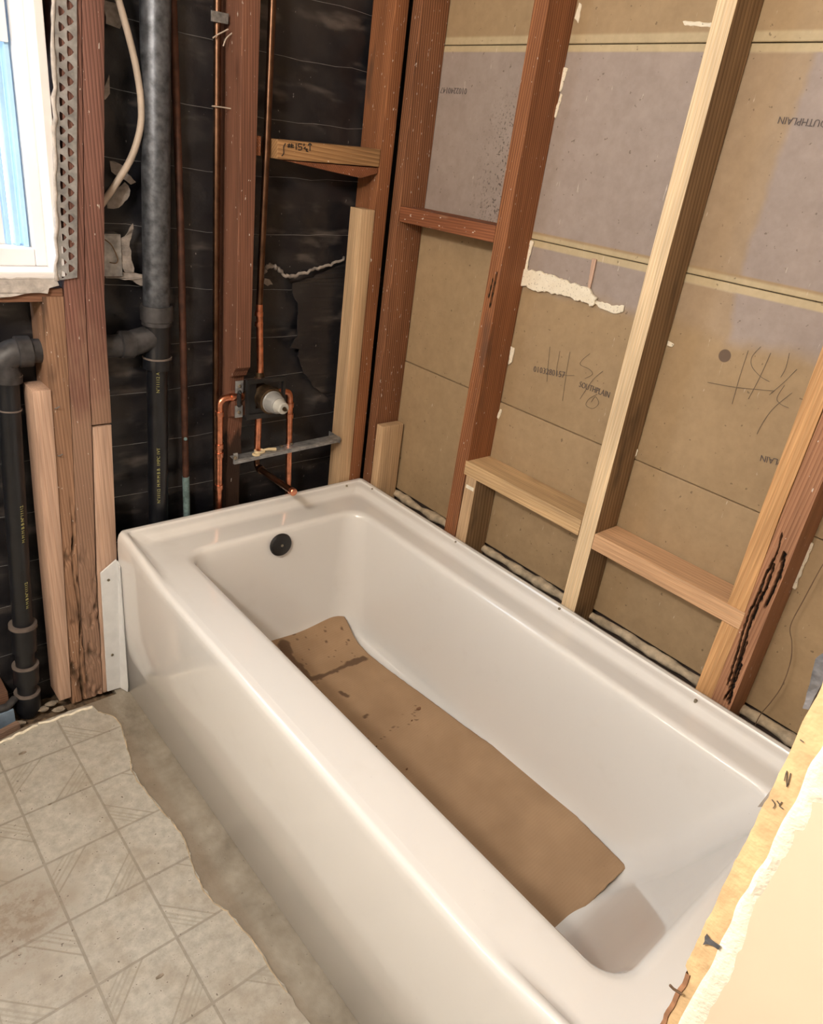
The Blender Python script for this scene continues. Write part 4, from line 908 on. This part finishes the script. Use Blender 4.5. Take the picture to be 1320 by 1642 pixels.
tag(mk('bead_plaster', *path([(bx(-.0845+cr.uniform(-.002, .002), z0b+.97*i/60), -.006+cr.uniform(-.002, .002), z0b+.97*i/60) for i in range(61)], [.0028+cr.random()*.0022 for _ in range(61)], 7), M['plaster_grey'], smooth=True), 'crusty plaster line between window and perforated bead', 'plaster')

# wires, nails
tag(tube('loose_wire', spline([U(px, py, 'x', .826) for px, py in ((1340, 880), (1320, 905), (1291, 958), (1268, 1003), (1270, 1030), (1268, 1060), (1255, 1098), (1237, 1125), (1219, 1147), (1210, 1166))], 8), .0009, M['darkwire'], n=6), 'thin dark wire hanging by the lath at far right', 'wire')
for px, py, lab in ((88, 655, 'shiny nail stub on rotten stud, upper one'), (93, 731, 'shiny bent nail on rotten stud, lower one')):
    p = Y(px, py, 0); tag(tube('nail', [p, p+Vector((.002, -.008, .003)), p+Vector((.006, -.013, .008))], .0012, M['wire'], n=7), lab, 'nail')

# rubble at the foot of the plumbing wall
V, F = [], []; nx_, ny_ = 70, 26
for j in range(ny_+1):
    for i in range(nx_+1):
        x = -.62+.60*i/nx_; y = -.045+.145*j/ny_
        V.append((x, y, -.012+.010*nz(x*25, y*25, 1)+.008*nz(x*70, y*70, 4)-.016*sm(-.02, .06, y)))
for j in range(ny_):
    for i in range(nx_): a = j*(nx_+1)+i; F.append((a, a+1, a+nx_+2, a+nx_+1))
tag(mk('rubble_bed', V, F, M['dirt'], smooth=True), 'brown dirt and crumbs along the foot of the plumbing wall', 'dirt', kind='stuff')
rk = [(68, 1137, 'pale pebble beside the drop pipe foot'), (96, 1136, 'whitish rubble lump left of rotten stud foot'), (82, 1128, 'grey rubble chip under the leaning stud'), (30, 1160, 'flat rubble flake in front of drop pipe'), (12, 1150, 'long pale rubble shard at the left edge'), (52, 1163, 'small brown rubble crumb by vinyl edge'), (128, 1118, 'rubble crumb at the rotten stud foot')]
for i, (px, py, lab) in enumerate(rk):
    p = U(px, py, 'z', 0); r = random.Random(i+20); bm = bmesh.new(); bmesh.ops.create_icosphere(bm, subdivisions=2, radius=.011 if i < 5 else .007)
    for v in bm.verts: v.co = Vector((v.co.x*(1+.5*r.random()), v.co.y*.7, v.co.z*.6))*(1+.7*nz(v.co.x*90+i*7, v.co.y*90, v.co.z*90))
    vv = [v.co+p for v in bm.verts]; bm.verts.index_update(); ff = [tuple(q.index for q in f.verts) for f in bm.faces]; bm.free()
    tag(mk('rubble_lump', vv, ff, M['rubble']), lab, 'rubble')
tag(box('sole_plate', -.36, -.275, .03, .095, .0, .085, wood('old_plate', (.22, .12, .08), (.1, .05, .03), axis='x')), 'old brown sole plate end at the left edge', 'sole plate')
tag(tube('small_pipe', [(-.36, .012, .055), (-.285, .014, .052), (-.262, .03, .056)], .010, M['abs_dusty'], n=12), 'dusty small pipe stub left of the drop pipe foot', 'pipe')
tag(box('blue_offcut', -.36, -.272, .004, .010, -.01, .045, M['blue_sheet']), 'blue-grey sheet offcut behind rubble at the left edge', 'offcut')
tag(mk('wood_offcut', *prism([(-.36, -.03, .0), (-.272, -.006, .0), (-.268, -.022, .0), (-.36, -.045, 0)], (0, 0, .018)), wood('offcut_wood', (.30, .20, .15), (.17, .1, .07), axis='x'), bevel=.001), 'flat brown wood offcut beside the torn vinyl edge', 'wood offcut')
for px, py, L, lab in ((256, 1566, .014, 'grey flake chip in the middle of the vinyl floor'), (36, 1208, .016, 'white splinter on vinyl near the left edge'), (80, 1290, .007, 'white paint crumb on vinyl near left stripes')):
    p = U(px, py, 'z', .0034); q = [p+Vector((math.cos(a+.6)*L*.6, math.sin(a+.6)*L*.25, 0)) for a in (0, .8, 1.9, 3.0, 4.2, 5.2)]
    tag(mk('floor_chip', *prism(q, (0, 0, .002)), M['rubble'], bevel=.0003, segs=1), lab, 'chip')
